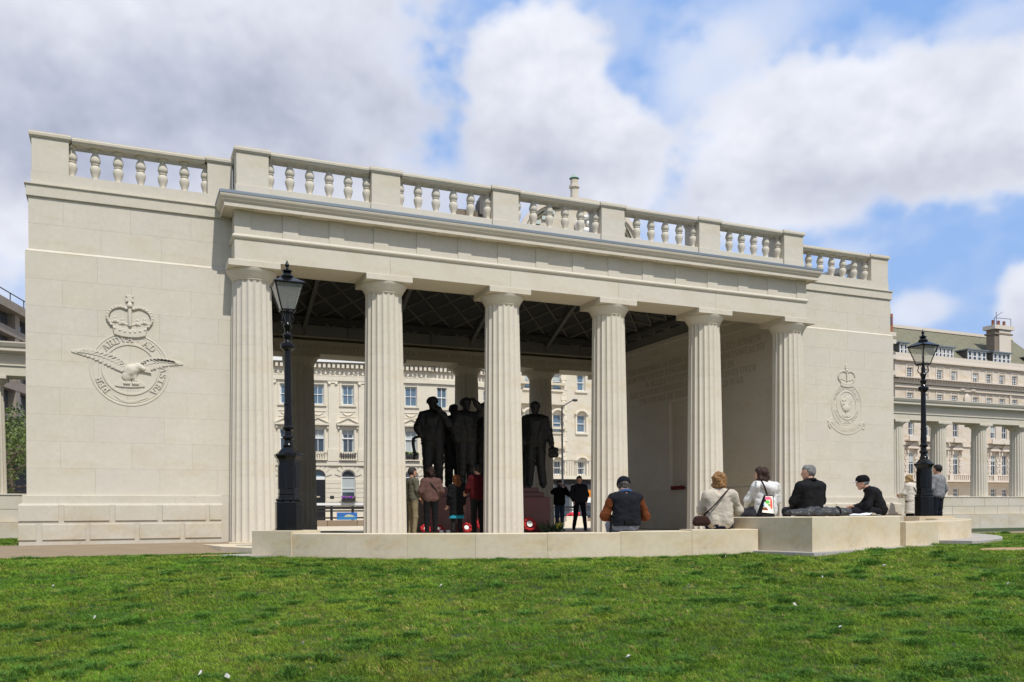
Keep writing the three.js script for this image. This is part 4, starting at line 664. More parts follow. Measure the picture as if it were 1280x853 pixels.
  // rounded corner that turns away
  let cx = x1, cz = 0, ang = 0; for (let f = 0; f < 7; f++) { ang -= 8.5 * D2R; const g = sub('corner_facet', t); g.position.set(cx, 0, cz); g.rotation.y = -ang; const w = 2.5; obj('wall', wallWithHoles(0, w, -0.2, Y(452), 0.3, [[0.75, 1.75, Y(506.5), Y(481.5)], [0.75, 1.75, Y(567), Y(537.5)]]), M.cream, g); for (const [a, b] of [[506.5, 481.5], [567, 537.5]]) obj('pane', box(0.75, 1.75, Y(a), Y(b), -0.25, -0.2), M.glassBlue, g); for (const [a, b] of [[506.5, 481.5], [567, 537.5]]) obj('frame', [box(0.75, 0.83, Y(a), Y(b), -0.2, -0.1), box(1.67, 1.75, Y(a), Y(b), -0.2, -0.1), box(1.22, 1.28, Y(a), Y(b), -0.2, -0.14), box(0.83, 1.67, Y((a + b) / 2) - 0.04, Y((a + b) / 2) + 0.04, -0.2, -0.12)], M.whitePaint, g); for (const [va, vb, o, m] of [[582.5, 577.5, 0.16, M.creamDark], [477, 471.5, 0.16, M.cream], [455, 449.5, 0.5, M.whitePaint], [510, 507, 0.12, M.creamDark]]) obj('string_course', box(0, w, Y(va), Y(vb), 0, o), m, g); const df = []; for (let x = 0.1; x < w; x += 0.42) df.push(box(x, x + 0.24, Y(461.5), Y(456.5), 0.02, 0.4)); obj('dentils', df, M.creamDark, g); cx += Math.cos(ang) * w; cz += Math.sin(ang) * w; }
  // window boxes
  const fl = (x, y, col, n, label) => { const f = thing('window_box', label, 'window box', t.localToWorld(new THREE.Vector3(x, y, 0.28)).toArray(), t.rotation.y); obj('trough', box(-0.62, 0.62, -0.22, 0, -0.13, 0.13), flat(0.03, 0.03, 0.03), f); const g1 = [], g2 = []; for (let k = 0; k < n; k++) { const b = ball((rb2() - 0.5) * 1.2, 0.05 + rb2() * 0.16, (rb2() - 0.5) * 0.25, 0.075); (rb2() < 0.55 ? g1 : g2).push(b); } obj('flowers', g1, flat(...col), f); obj('leaves', g2, flat(0.16, 0.2, 0.03), f); };
  t.updateMatrixWorld(true);
  fl(bays[3], Y(624), [0.24, 0.02, 0.42], 46, 'window box of purple flowers on an arched ground-floor window'); fl(bays[5], Y(568), [0.05, 0.1, 0.02], 40, 'dark window box of green plants on a pedimented window');
}
// plain stone house on the far right of the gap
{
  const t = frontage('stone_house', 'plain pale stone house with quoined bay, seen between the two middle columns', 'house', 720, 654, 74, 92), Y = v => t.loc(727, v)[1], X = u => t.loc(u, 560)[0];
  const xs = [X(630), X(641), X(662), X(697), X(727), X(757), X(790)], rows = [[489, 468], [541, 519], [594, 577]], holes = []; const hw = 0.38;
  for (let i = 1; i < 6; i++) for (const [a, b] of rows) holes.push([xs[i] - hw, xs[i] + hw, Y(a), Y(b)]);
  obj('wall', wallWithHoles(xs[0], xs[6], -0.2, Y(425), 0.4, holes), M.pale, t); obj('back_wall', box(xs[0], xs[6], -0.2, Y(425), -1.6, -0.6), M.pale, t);
  for (let i = 1; i < 6; i++) rows.forEach(([a, b], r) => { win(t, xs[i] - hw, xs[i] + hw, Y(a), Y(b), { bars: [0, 0], pane: r === 2 ? M.glass : M.glassBlue, sill: 0.2, sillMat: M.creamDark }); if (r) { const p = sub('hood', t); obj('arch_hood', place(extrude(arcShape(0.55, 0.72, 25 * D2R, 155 * D2R), 0.2), xs[i], Y(b) - 0.25, 0), M.creamDark, p); for (const m of [-1, 1]) obj('jamb', box(xs[i] + m * 0.5 - 0.07, xs[i] + m * 0.5 + 0.07, Y(a), Y(b) + 0.1, 0, 0.07), M.creamDark, p); } });
  for (const q of [X(683), X(705)]) { for (let k = 0; k < 24; k++) { const w = k % 2 ? 0.3 : 0.5; obj('quoin', block(q - w / 2, q + w / 2, 3.3 + k * 0.42, 3.3 + k * 0.42 + 0.4, -0.02, 0.07, 0.02), M.creamDark, t); } }
  const bay = sub('projecting_bay', t); for (const v of [484, 508, 538, 562]) obj('string_course', box(X(636), X(706), Y(v), Y(v - 3), 0, 0.3), M.pale, bay);
  obj('balcony', box(xs[0], xs[6], Y(600), Y(596), 0, 1.1), M.creamDark, t); const rl = []; for (let x = xs[0]; x < xs[6]; x += 0.22) rl.push(box(x, x + 0.03, Y(596), Y(578), 1.0, 1.03)); rl.push(box(xs[0], xs[6], Y(578), Y(577), 0.99, 1.04)); obj('balcony_railing', rl, flat(0.25, 0.24, 0.22), t);
  const sf = sub('shopfront', t); for (let k = 0; k < 6; k++) { const x = mix(xs[0], xs[6], (k + 0.5) / 6); obj('shop_window', box(x - 0.9, x + 0.9, 0.4, Y(606), 0.03, 0.08), M.glass, sf); obj('pier', box(x + 1.0, x + 1.35, 0, Y(602), 0.02, 0.25), M.whitePaint, sf); } obj('fascia', box(xs[0], xs[6], Y(606), Y(601), 0.02, 0.3), flat(0.05, 0.05, 0.06), sf);
}
// long hotel behind the right colonnade
{
  const t = frontage('hotel', 'long pale hotel with slate mansard roof and dormers behind the colonnade', 'hotel', 1200, 642, 130, 89), Y = v => t.loc(1200, v)[1], X = u => t.loc(u, 560)[0], F = t.loc;
  const ux = [1138.4, 1157.4, 1175.7, 1193.6, 1220.4, 1237.3, 1253.3, 1269.3, 1286, 1303], uy = [1139.5, 1159, 1177.5, 1195, 1221, 1242, 1256, 1274, 1290, 1306], x0 = X(1119.5), x1 = X(1322), holes = [], hw = 0.56;
  const yr = [[F(1138.4, 471.6)[1], F(1138.4, 459.3)[1]], [F(1138.4, 500.5)[1], F(1138.4, 490.8)[1]]], lr = [[F(1139, 544.5)[1], F(1139, 527)[1]], [F(1139, 593)[1], F(1139, 566)[1]], [F(1196, 621)[1], F(1196, 611)[1]]];
  for (const u of ux) for (const [a, b] of yr) holes.push([X(u) - hw, X(u) + hw, a, b]); for (const u of uy) for (const [a, b] of lr) holes.push([X(u) - hw, X(u) + hw, a, b]);
  const yp = F(1130, 449)[1], yq = F(1130, 441.5)[1];
  obj('wall', wallWithHoles(x0, x1, -0.2, yp, 0.45, holes), M.hotel, t); obj('back_wall', box(x0 + 0.2, x1, -0.2, yp - 0.2, -16, -0.7), M.brick, t);
  for (const u of ux) for (const [a, b] of yr) { win(t, X(u) - hw, X(u) + hw, a, b, { bars: [1, 3], fw: 0.09, sill: 0.2, sillMat: M.hotelTrim }); obj('surround', [box(X(u) - hw - 0.3, X(u) - hw - 0.1, a, b + 0.5, 0, 0.07), box(X(u) + hw + 0.1, X(u) + hw + 0.3, a, b + 0.5, 0, 0.07), box(X(u) - hw - 0.1, X(u) + hw + 0.1, b + 0.3, b + 0.5, 0, 0.07)], M.hotelTrim, t); }
  uy.forEach((u, i) => lr.forEach(([a, b], r) => {
    win(t, X(u) - hw, X(u) + hw, a, b, { bars: [1, 1], fw: 0.09, blind: r === 1 && i % 3 === 1 ? 0.5 : 0, sill: r === 2 ? 0.2 : null, sillMat: M.hotelTrim });
    if (r === 1) { const g = []; for (let k = 0; k < 8; k++) for (const m of [-1, 1]) g.push(box(X(u) + m * (hw + 0.42) - (k % 2 ? 0.36 : 0.24), X(u) + m * (hw + 0.42) + (k % 2 ? 0.36 : 0.24), a + k * 0.42, a + k * 0.42 + 0.38, 0, 0.1)); obj('quoin_surround', g, M.hotelTrim, t); const p = sub('pediment', t); obj('hood', box(X(u) - 1.15, X(u) + 1.15, b + 0.55, b + 0.72, 0, 0.5), M.hotelTrim, p); obj('gable', i % 4 === 2 ? place(extrude(arcShape(0.01, 1.0, 20 * D2R, 160 * D2R), 0.4), X(u), b + 0.5, 0) : extrude(poly([[X(u) - 1.1, b + 0.72], [X(u) + 1.1, b + 0.72], [X(u), b + 1.3]]), 0.4), M.hotelTrim, p); for (const m of [-1, 1]) obj('bracket', box(X(u) + m * 0.95 - 0.13, X(u) + m * 0.95 + 0.13, b - 0.1, b + 0.55, 0, 0.35), M.hotelTrim, p); }
    if (r === 0) { const bl = sub('balcony', t); obj('balcony_slab', box(X(u) - 1.3, X(u) + 1.3, a - 0.85, a - 0.65, 0, 0.9), M.hotelTrim, bl); obj('parapet', box(X(u) - 1.25, X(u) + 1.25, a - 0.65, a - 0.1, 0.7, 0.85), M.hotelTrim, bl); }
  }));
  const by = F(1196, 601)[1], bt = F(1196, 594)[1]; const bc = sub('balcony', t); obj('balcony_slab', box(x0, x1, by - 0.25, by, 0, 1.3), M.hotelTrim, bc); obj('rail', box(x0, x1, bt - 0.12, bt, 1.0, 1.25), M.hotelTrim, bc); const bg = []; for (let x = x0; x < x1; x += 0.4) bg.push(box(x, x + 0.16, by, bt - 0.12, 1.05, 1.2)); obj('balusters', bg, M.hotelTrim, bc); for (let x = x0; x < x1; x += 4.6) obj('pier', box(x, x + 0.7, by, bt + 0.05, 0.98, 1.28), M.hotelTrim, bc);
  for (const [va, vb, o] of [[481, 476.5, 0.55], [486, 482, 0.3], [557, 553.5, 0.2], [607, 603, 0.25]]) { const a = F(1150, va)[1], b = F(1150, vb)[1]; obj('string_course', box(x0 - o, x1, a, b, 0, o), M.hotelTrim, t); }
  obj('cornice', box(x0 - 0.9, x1, F(1130, 473.5)[1], F(1130, 472)[1], 0, 1.0), M.hotelTrim, t); const md = []; for (let x = x0; x < x1; x += 0.55) md.push(box(x, x + 0.26, F(1130, 476)[1], F(1130, 473.6)[1], 0.2, 0.8)); obj('modillions', md, M.hotelTrim, t);
  obj('parapet', box(x0, x1, yp, yq, -0.5, 0.15), M.hotelTrim, t); obj('parapet_cap', box(x0 - 0.2, x1, yp - 0.25, yp, -0.5, 0.4), M.hotelTrim, t);
  // mansard: ridge read where it meets the sky
  const rz = -7.5, ry = F(1125, 410, rz)[1], ro = obj('roof', quads([[x0 + 0.3, yq - 0.3, -0.6], [x1, yq - 0.3, -0.6], [x1, ry, rz], [x0 + 0.3, ry, rz], [x0 + 0.3, yq - 0.3, -14], [x1, yq - 0.3, -14]], [[0, 1, 2, 3], [3, 2, 5, 4], [0, 3, 4]], 3), M.slate, t);
  obj('ridge_coping', box(x0 + 0.2, x1, ry - 0.1, ry + 0.35, rz - 0.3, rz + 0.3), M.hotelTrim, ro);
  for (const [ua, ub, n] of [[1124, 1134, 2], [1168, 1191.5, 5], [1209, 1232.5, 4], [1241, 1262.5, 4], [1290, 1312, 4]]) { const d = sub('dormer', t), a = t.loc(ua, 445, -1)[0], b = t.loc(ub, 445, -1)[0], yb = yq - 0.15, yt = yb + 1.75; obj('cheeks', box(a + 0.06, b - 0.06, yb, yt, -3.2, -1.05), flat(0.10, 0.09, 0.08), d); obj('dormer_roof', box(a - 0.25, b + 0.25, yt, yt + 0.16, -3.4, -0.6), M.lead, d); for (let k = 0; k < n; k++) { const xa = mix(a, b, k / n) + 0.1, xb = mix(a, b, (k + 1) / n) - 0.02; const f = [box(xa, xa + 0.14, yb, yt, -1.04, -0.9), box(xb - 0.14, xb, yb, yt, -1.04, -0.9), box(xa, xb, yt - 0.16, yt - 0.001, -1.03, -0.91), box(xa, xb, yb, yb + 0.14, -1.03, -0.91), box(xa + 0.14, xb - 0.14, (yb + yt) / 2 - 0.05, (yb + yt) / 2 + 0.05, -1.03, -0.93)]; obj('window_frame', f, M.whitePaint, d); obj('pane', box(xa + 0.1, xb - 0.1, yb + 0.1, yt - 0.1, -1.03, -1.0), M.glass, d); } }
  const ch = sub('chimney', t), ca = F(1243.5, 420, -2.2)[0], cb = F(1264, 420, -2.2)[0], cy0 = yq - 1, cy1 = F(1250, 408, -2.2)[1]; obj('stack', box(ca, cb, cy0, cy1, -3.6, -2.2), M.greyBrick, ch); obj('flue_face', box(ca + 0.9, cb - 0.2, cy0, cy1 - 0.6, -2.2, -2.05), M.hotelTrim, ch); obj('chimney_cap', box(ca - 0.35, cb + 0.35, cy1 - 0.5, cy1 + 0.1, -3.95, -1.85), M.hotelTrim, ch); obj('chimney_band', box(ca - 0.2, cb + 0.2, cy1 - 1.3, cy1 - 1.05, -3.8, -2.0), M.greyBrick, ch); for (let k = 0; k < 6; k++) { const p = obj('chimney_pot', lathe([[0.16, 0], [0.2, 0.3], [0.17, 0.75], [0.22, 0.85]], 8), M.brick, ch); p.position.set(mix(ca + 0.3, cb - 0.3, k / 5), cy1 + 0.1, -2.7 - 0.4 * (k % 2)); } obj('aerial', [bar([ca + 1.5, cy1, -3], [ca + 1.5, cy1 + 2.4, -3], 0.04), bar([ca + 1.2, cy1 + 1.6, -3], [ca + 2.9, cy1 + 2.5, -3], 0.035), bar([ca, cy1 + 1.2, -2.2], [cb, cy1 + 1.3, -2.2], 0.04), bar([ca, cy1, -2.2], [ca, cy1 + 1.2, -2.2], 0.04), bar([cb, cy1, -2.2], [cb, cy1 + 1.3, -2.2], 0.04)].map(g => metricUV(g)), flat(0.06, 0.06, 0.06), ch);
  const cr = sub('crest', t); obj('cartouche', ball(X(1208.5), F(1208.5, 500)[1], 0.15, 0.62, 1.4, 0.3), M.hotelTrim, cr); obj('wings', [ball(X(1208.5) - 1.1, F(1208.5, 488)[1], 0.2, 0.8, 0.35, 0.3), ball(X(1208.5) + 1.1, F(1208.5, 488)[1], 0.2, 0.8, 0.35, 0.3), ball(X(1208.5), F(1208.5, 487)[1], 0.2, 0.5, 0.8, 0.3)], M.hotelTrim, cr);
  for (const u of [1262]) obj('rain_pipe', box(X(u), X(u) + 0.25, 2, F(u, 489)[1], 0, 0.2), M.hotelTrim, t);
}
// red-brick corner house whose edge shows beside the right wing
{
  const t = frontage('brick_house', 'sliver of a red brick house with stone bands beside the right wing', 'house', 1112, 642, 112, 92), Y = v => t.loc(1112, v)[1], X = u => t.loc(u, 560)[0];
  obj('wall', box(X(1070), X(1117.6), -0.2, Y(392), -8, 0), M.brick, t); for (const v of [418, 427, 446, 466, 500, 540]) obj('stone_band', box(X(1070), X(1118.6), Y(v + 3), Y(v - 2), 0, 0.4), M.hotelTrim, t); for (const v of [400, 436, 456, 480]) obj('window', box(X(1113), X(1115.5), Y(v + 6), Y(v - 4), 0.01, 0.06), M.glass, t); obj('gable', box(X(1111), X(1116.5), Y(392), Y(384), -6, -0.2), M.hotelTrim, t);
}
// arched gable with turret, over the balustrade
{
  const t = frontage('gabled_house', 'far house with an arched carved gable and turret above the balustrade', 'house', 722, 654, 100, 97), Y = v => t.loc(722, v)[1], X = u => t.loc(u, 270)[0];
  const x0 = X(648), x1 = X(800), y0 = Y(300), yt = Y(248), cx = X(722);
  obj('wall', box(x0, x1, -0.2, y0, -8, -0.3), M.pale, t);
  const curve = (k, dy) => { const L = []; for (let i = 0; i <= 24; i++) { const a = Math.PI - Math.PI * i / 24; L.push([mix(x0, x1, 0.5) + Math.cos(a) * (x1 - x0) / 2 * k, y0 + dy + Math.sin(a) * (yt - y0) * k]); } return L; };
  const s = poly([...curve(1, 0)]); obj('gable', place(extrude(poly(curve(0.9, 0)), 0.3), 0, 0, -0.6), M.pale, t);
  for (const [k, d, w, m] of [[1, 0.6, 0.08, M.hotelTrim], [0.93, 0.35, 0.06, M.pale], [0.86, 0.2, 0.05, M.slate]]) { const o = curve(k, 0), i2 = curve(k - w, 0); obj('arch_moulding', place(extrude(poly([...o, ...i2.reverse()]), d), 0, 0, -0.3), m, t); }
  const rc = []; const rr = rng(5); for (let i = 0; i < 46; i++) { const a = rr() * Math.PI, k = 0.15 + 0.6 * rr(); rc.push(ball(mix(x0, x1, 0.62) + Math.cos(a) * 3.2 * k, y0 + 0.4 + Math.sin(a) * (yt - y0) * k * 0.95, -0.25 + 0.2 * rr(), 0.22 + 0.3 * rr(), 0.6 + rr())); } obj('carved_relief', rc, M.whitePaint, t);
  for (const [ua, ub, v] of [[664, 676, 282], [678, 692, 276], [680, 694, 268]]) obj('skylight', box(X(ua), X(ub), Y(v + 2), Y(v - 2.5), -0.2, -0.1), flat(0.5, 0.56, 0.53), t);
  const tu = sub('turret', t); obj('shaft', lathe([[0.48, 0], [0.45, 2.6]], 8), M.pale, tu).position.set(cx, Y(247) - 0.3, -1); obj('ring', lathe([[0.42, 0], [0.62, 0.08], [0.62, 0.3], [0.42, 0.4]], 8), M.hotelTrim, tu).position.set(cx, Y(232), -1); obj('lantern', lathe([[0.34, 0], [0.3, 1.2]], 8), M.pale, tu).position.set(cx, Y(229.5), -1); obj('cap', lathe([[0.58, 0], [0.5, 0.12], [0.2, 0.3], [0.001, 0.55]], 8), M.copper, tu).position.set(cx, Y(219.5), -1);
}
{
  const t = frontage('chimney_house', 'dark roof corner of a far house showing between two balusters', 'house', 605, 654, 100, 97), Y = v => t.loc(605, v)[1], X = u => t.loc(u, 250)[0];
  obj('wall', box(X(570), X(609), -0.2, Y(262), -8, -0.5), M.greyBrick, t); obj('chimney', quads([[X(599.5), Y(268), 0], [X(610), Y(268), 0], [X(610), Y(243), 0], [X(604), Y(240), 0], [X(599.5), Y(250), 0], [X(599.5), Y(268), -2], [X(610), Y(268), -2], [X(610), Y(243), -2], [X(604), Y(240), -2], [X(599.5), Y(250), -2]], [[0, 1, 2], [0, 2, 3], [0, 3, 4], [1, 6, 7, 2], [2, 7, 8, 3], [3, 8, 9, 4], [4, 9, 5, 0]]), flat(0.12, 0.11, 0.1), t); obj('railing', [0, 1, 2, 3].map(k => metricUV(bar([X(584 + k * 4), Y(266), 0], [X(584 + k * 4), Y(255 - (k % 2) * 3), 0], 0.05))), flat(0.05, 0.05, 0.05), t);
}
// modern block at the left edge
{
  const t = frontage('office_block', 'modern brown stone office block with dark ribbon windows at the left edge', 'office block', 0, 650, 62, 15.9), Y = v => t.loc(0, v)[1];
  const W0 = -26, W1 = 46, H1 = Y(372);
  obj('wall', box(W0, W1, -0.2, H1, -14, -0.8), flat(0.05, 0.055, 0.06), t);
  const bands = [[Y(372), Y(383)], [Y(403), Y(413)], [Y(434), Y(446)], [Y(470), Y(482)], [Y(515), Y(527)], [Y(560), Y(570)]];
  bands.forEach(([a, b], i) => obj('spandrel', box(W0, W1, b, a, -0.8, i === 0 ? 0.35 : 0), M.officeStone, t));
  bands.slice(0, -1).forEach(([a, b], i) => { const c = bands[i + 1][0], n = 20; for (let k = 0; k < n; k++) { const x = mix(W0, W1, k / n); obj('mullion_pier', box(x, x + 0.75, c, b, -0.78, -0.02), M.officeStone, t); obj('pane', box(x + 0.8, x + 3.55, c + 0.02, b - 0.02, -0.6, -0.55), M.glass, t); } });
  obj('railing', [box(W0, W1, H1 + 0.9, H1 + 0.96, -0.4, -0.34), ...Array.from({ length: 30 }, (_, k) => box(W0 + k * 2.4, W0 + k * 2.4 + 0.06, H1, H1 + 0.9, -0.4, -0.34))], flat(0.08, 0.08, 0.09), t);
}
// ------------------------------------------------------------------ street furniture behind
{
  const z = -36, t = thing('guard_rail', 'black metal guard rail on a low stone kerb, seen through the portico', 'railing'), rm = flat(0.012, 0.012, 0.013, 0.4), x0 = atz(330, 640, z).x, x1 = atz(760, 640, z).x;
  for (const [a, b] of [[1.0, 1.15], [0.84, 0.93], [0.40, 0.50]]) obj('rail', box(x0, x1, a, b, z - 0.03, z + 0.03), rm, t);
  for (let x = x0; x < x1; x += 1.35) obj('post', box(x, x + 0.16, 0.3, 1.2, z - 0.08, z - 0.031), rm, t);
  const k = thing('kerb_wall', 'low weathered stone kerb wall below the black guard rail', 'wall'); let i = 0; for (let x = x0; x < x1; x += 1.9, i++) obj('kerb_stone', block(x, x + 1.88, -0.2, 0.3, z - 0.35, z + 0.3, 0.02), [flat(0.22, 0.165, 0.11), flat(0.25, 0.19, 0.13)][i % 2], k);
  const a = atz(421, 641, z + 0.1), b = atz(446.5, 650, z + 0.1), cv = document.createElement('canvas'); cv.width = 256; cv.height = 96; const c2 = cv.getContext('2d'); c2.fillStyle = '#2f74c8'; c2.fillRect(0, 0, 256, 96); c2.fillStyle = '#3f9ad8'; c2.fillRect(0, 52, 256, 44); c2.fillStyle = '#cfd9b0'; c2.beginPath(); c2.moveTo(90, 60); c2.bezierCurveTo(110, 10, 190, 20, 230, 58); c2.lineTo(90, 60); c2.fill(); c2.fillStyle = '#e9e2c4'; c2.fillRect(120, 34, 60, 14); c2.fillStyle = '#245fae'; c2.fillRect(0, 66, 256, 8); const tx = new THREE.CanvasTexture(cv); tx.colorSpace = THREE.SRGBColorSpace;
  const bn = obj('banner', new THREE.BoxGeometry(b.x - a.x, a.y - b.y, 0.03), new THREE.MeshStandardMaterial({ map: tx, color: lin(0.6, 0.6, 0.6), roughness: 0.7 })); bn.position.set((a.x + b.x) / 2, (a.y + b.y) / 2, z + 0.08); tag(bn, 'blue printed banner fixed to the black guard rail', 'banner');
  // tall modern light, barrier board, small blocks beyond the two walkers
  const s = thing('street_light', 'tall slim modern street light in front of the plain stone house', 'street light', [0, 0, 0]), f = atZ(703.5, 650, 60), d = flat(0.03, 0.03, 0.033, 0.4), hy = atZ(703.5, 507, 60).y; s.position.set(f.x, -0.08, f.z); obj('pole', lathe([[0.11, 0], [0.1, 1.2], [0.075, 1.25], [0.055, hy]], 10), d, s); obj('arm', bar([0, hy, 0], [0.75, hy + 0.42, 0], 0.04), d, s); obj('lamp_head', ball(0.98, hy + 0.47, 0, 0.22, 0.45, 0.7), d, s);
  const p = atZ(738, 618, 52), q = thing('sign_board', 'orange and white board standing by the road beyond the walkers', 'sign', [p.x, -0.07, p.z]); obj('orange_panel', box(-0.35, 0.35, p.y - 0.1, p.y + 0.32, -0.03, 0.03), flat(0.62, 0.2, 0.02), q); obj('white_panel', box(-0.35, 0.35, p.y - 0.42, p.y - 0.12, -0.03, 0.03), M.whitePaint, q); for (const m of [-0.3, 0.3]) obj('leg', box(m - 0.03, m + 0.03, 0, p.y + 0.35, -0.06, -0.031), d, q);
  const w = atZ(718, 662, 46), pl = thing('planter', 'stepped stone planter with red flowers beyond the walking man', 'planter', [w.x, -0.08, w.z]); obj('trough', [box(-0.75, 0.75, 0, 0.28, -0.4, 0.4), box(-0.6, 0.6, 0.28, 0.55, -0.3, 0.3)], M.creamDark, pl); obj('flowers', Array.from({ length: 14 }, (_, k) => ball(-0.3 + 0.045 * k, 0.6 + 0.04 * (k % 3), 0.1 * ((k % 4) - 1.5), 0.07)), flat(0.6, 0.03, 0.05), pl);
}
// ------------------------------------------------------------------ trees beyond the left colonnade
function tree(label, x, z, h, r, seed, cols, nLeaf, leaf) {
  const t = thing('tree', label, 'tree', [x, gy(clamp(x, -40, 40), clamp(z, -30, 30)) - 0.02, z], 0, 'trees beyond the left colonnade'), R = rng(seed), limbs = [], tips = [];
  const tubeOf = (pts, r0, r1) => { const cv = new THREE.CatmullRomCurve3(pts), n = 8, g = new THREE.TubeGeometry(cv, n, 1, 7), p = g.attributes.position, c = new THREE.Vector3(); for (let i = 0; i <= n; i++) { cv.getPointAt(i / n, c); const k = mix(r0, r1, i / n); for (let j = 0; j <= 7; j++) { const q = i * 8 + j; p.setXYZ(q, c.x + (p.getX(q) - c.x) * k, c.y + (p.getY(q) - c.y) * k, c.z + (p.getZ(q) - c.z) * k); } } g.computeVertexNormals(); return metricUV(g, 1); };
  const V = (a, b, c) => new THREE.Vector3(a, b, c); obj('trunk', tubeOf([V(0, 0, 0), V(0.05, h * 0.2, 0.03), V(-0.04, h * 0.42, 0.02), V(0.03, h * 0.75, 0)], h * 0.028, h * 0.01), flat(0.10, 0.075, 0.055), t);
  for (let i = 0; i < 26; i++) { const a = R() * 6.28, y0 = h * (0.28 + 0.42 * R()), L = r * (0.5 + 0.5 * R()), e = V(Math.cos(a) * L, y0 + h * (0.02 + 0.2 * R()), Math.sin(a) * L); limbs.push(tubeOf([V(0, y0, 0), V(Math.cos(a) * L * 0.45, y0 + h * 0.04, Math.sin(a) * L * 0.45), e], h * 0.008, h * 0.002)); tips.push(e); } obj('limbs', limbs, flat(0.10, 0.075, 0.055), t);
  for (let c = 0; c < cols.length; c++) { const pos = []; for (let i = 0; i < nLeaf / cols.length; i++) { const b = tips[Math.floor(R() * tips.length)], k = Math.pow(R(), 0.5) * r * 0.42, u = R() * 2 - 1, a = R() * 6.28, q = Math.sqrt(1 - u * u), o = b.clone().add(V(q * Math.cos(a) * k, u * k * 0.75, q * Math.sin(a) * k)), d1 = V(R() - 0.5, R() - 0.5, R() - 0.5).normalize().multiplyScalar(leaf * (0.7 + 0.6 * R())), d2 = V(R() - 0.5, R() - 0.5, R() - 0.5).cross(d1).normalize().multiplyScalar(leaf * 0.45); const A = o.clone().add(d1), B = o.clone().add(d2), C = o.clone().sub(d1), D = o.clone().sub(d2); pos.push(...A.toArray(), ...B.toArray(), ...C.toArray(), ...A.toArray(), ...C.toArray(), ...D.toArray()); } const g = new THREE.BufferGeometry(); g.setAttribute('position', new THREE.Float32BufferAttribute(pos, 3)); g.computeVertexNormals(); const m = new THREE.MeshPhysicalMaterial({ color: lin(...cols[c]), roughness: 0.85, transmission: 0.3, thickness: 0, side: THREE.DoubleSide }); obj('crown', g, m, t); }
}
{ const a = atZ(-14, 540, 40), b = atZ(14, 540, 48); tree('yellow-green leafy tree whose crown shows under the left entablature', a.x, a.z, 6.6, 3.1, 3, [[0.11, 0.16, 0.025], [0.075, 0.12, 0.02], [0.15, 0.2, 0.04]], 7000, 0.11); tree('darker leafy tree standing behind the yellow-green tree', b.x, b.z, 7.0, 3.0, 9, [[0.05, 0.085, 0.018], [0.035, 0.06, 0.014]], 5000, 0.12); }
// ------------------------------------------------------------------ figures: smooth-joined tapered bones, meshed by surface nets
// a relaxed right hand: wrist at the origin, fingers towards -y, palm facing -x, thumb forward (+z)
const handGeo = (() => {
  const b = [B([0, 0.01, 0], 0.024, [0, -0.03, 0.0], 0.026), B([0, -0.03, 0.022], 0.018, [0, -0.085, 0.03], 0.014), B([0, -0.03, -0.002], 0.018, [0, -0.09, 0.002], 0.014), B([0, -0.03, -0.02], 0.016, [0, -0.08, -0.028], 0.012)];
  const F = [[0.032, 0.075, 0], [0.011, 0.085, 1], [-0.010, 0.078, 2], [-0.030, 0.06, 3]];
  for (const [z, L] of F) { const p = [[0, -0.085, z], [-0.012, -0.085 - L * 0.42, z * 1.05], [-0.032, -0.085 - L * 0.70, z * 1.05], [-0.05, -0.085 - L * 0.82, z * 1.02]]; for (let i = 0; i < 3; i++) b.push(B(p[i], 0.0098 - i * 0.0008, p[i + 1], 0.009 - i * 0.0009)); }
  const t = [[-0.004, -0.028, 0.024], [-0.016, -0.06, 0.05], [-0.028, -0.09, 0.058], [-0.036, -0.108, 0.056]]; for (let i = 0; i < 3; i++) b.push(B(t[i], 0.0135 - i * 0.0018, t[i + 1], 0.0115 - i * 0.0015));
  return sdfGeo(b, 0.007, 0.0045);
})();
function hand(wr, el, side, s, twist = 0) { const g = handGeo.clone(); if (side < 0) { } else { g.scale(-1, 1, 1); const p = g.attributes.position.array, nn = g.attributes.normal.array; for (let i = 0; i < p.length; i += 9) for (const A of [p, nn]) for (let c = 0; c < 3; c++) { const q = A[i + 3 + c]; A[i + 3 + c] = A[i + 6 + c]; A[i + 6 + c] = q; } } const d = new THREE.Vector3(...wr).sub(new THREE.Vector3(...el)).normalize(); g.scale(s, s, s); g.rotateY(twist); g.applyQuaternion(new THREE.Quaternion().setFromUnitVectors(new THREE.Vector3(0, -1, 0), d)); g.translate(...wr); return g; }
const STAND = { pelvis: [0, 0.96, 0], chest: [0, 1.28, 0], neck: [0, 1.475, -0.015], head: [0, 1.62, 0.01], shL: [0.185, 1.42, -0.01], elL: [0.24, 1.15, -0.04], wrL: [0.25, 0.9, 0.05], shR: [-0.185, 1.42, -0.01], elR: [-0.24, 1.15, -0.04], wrR: [-0.25, 0.9, 0.05], hipL: [0.095, 0.93, 0], knL: [0.105, 0.5, 0.02], anL: [0.11, 0.085, -0.02], hipR: [-0.095, 0.93, 0], knR: [-0.105, 0.5, 0.02], anR: [-0.11, 0.085, -0.02] };
const SIT = { pelvis: [0, 0.10, 0], chest: [0, 0.40, 0.0], neck: [0, 0.585, 0.02], head: [0, 0.715, 0.06], shL: [0.19, 0.535, 0.0], elL: [0.26, 0.28, 0.06], wrL: [0.15, 0.17, 0.27], shR: [-0.19, 0.535, 0.0], elR: [-0.26, 0.28, 0.06], wrR: [-0.15, 0.17, 0.27], hipL: [0.1, 0.085, 0.04], knL: [0.14, 0.09, 0.46], anL: [0.14, -0.33, 0.44], hipR: [-0.1, 0.085, 0.04], knR: [-0.14, 0.09, 0.46], anR: [-0.14, -0.33, 0.44] };
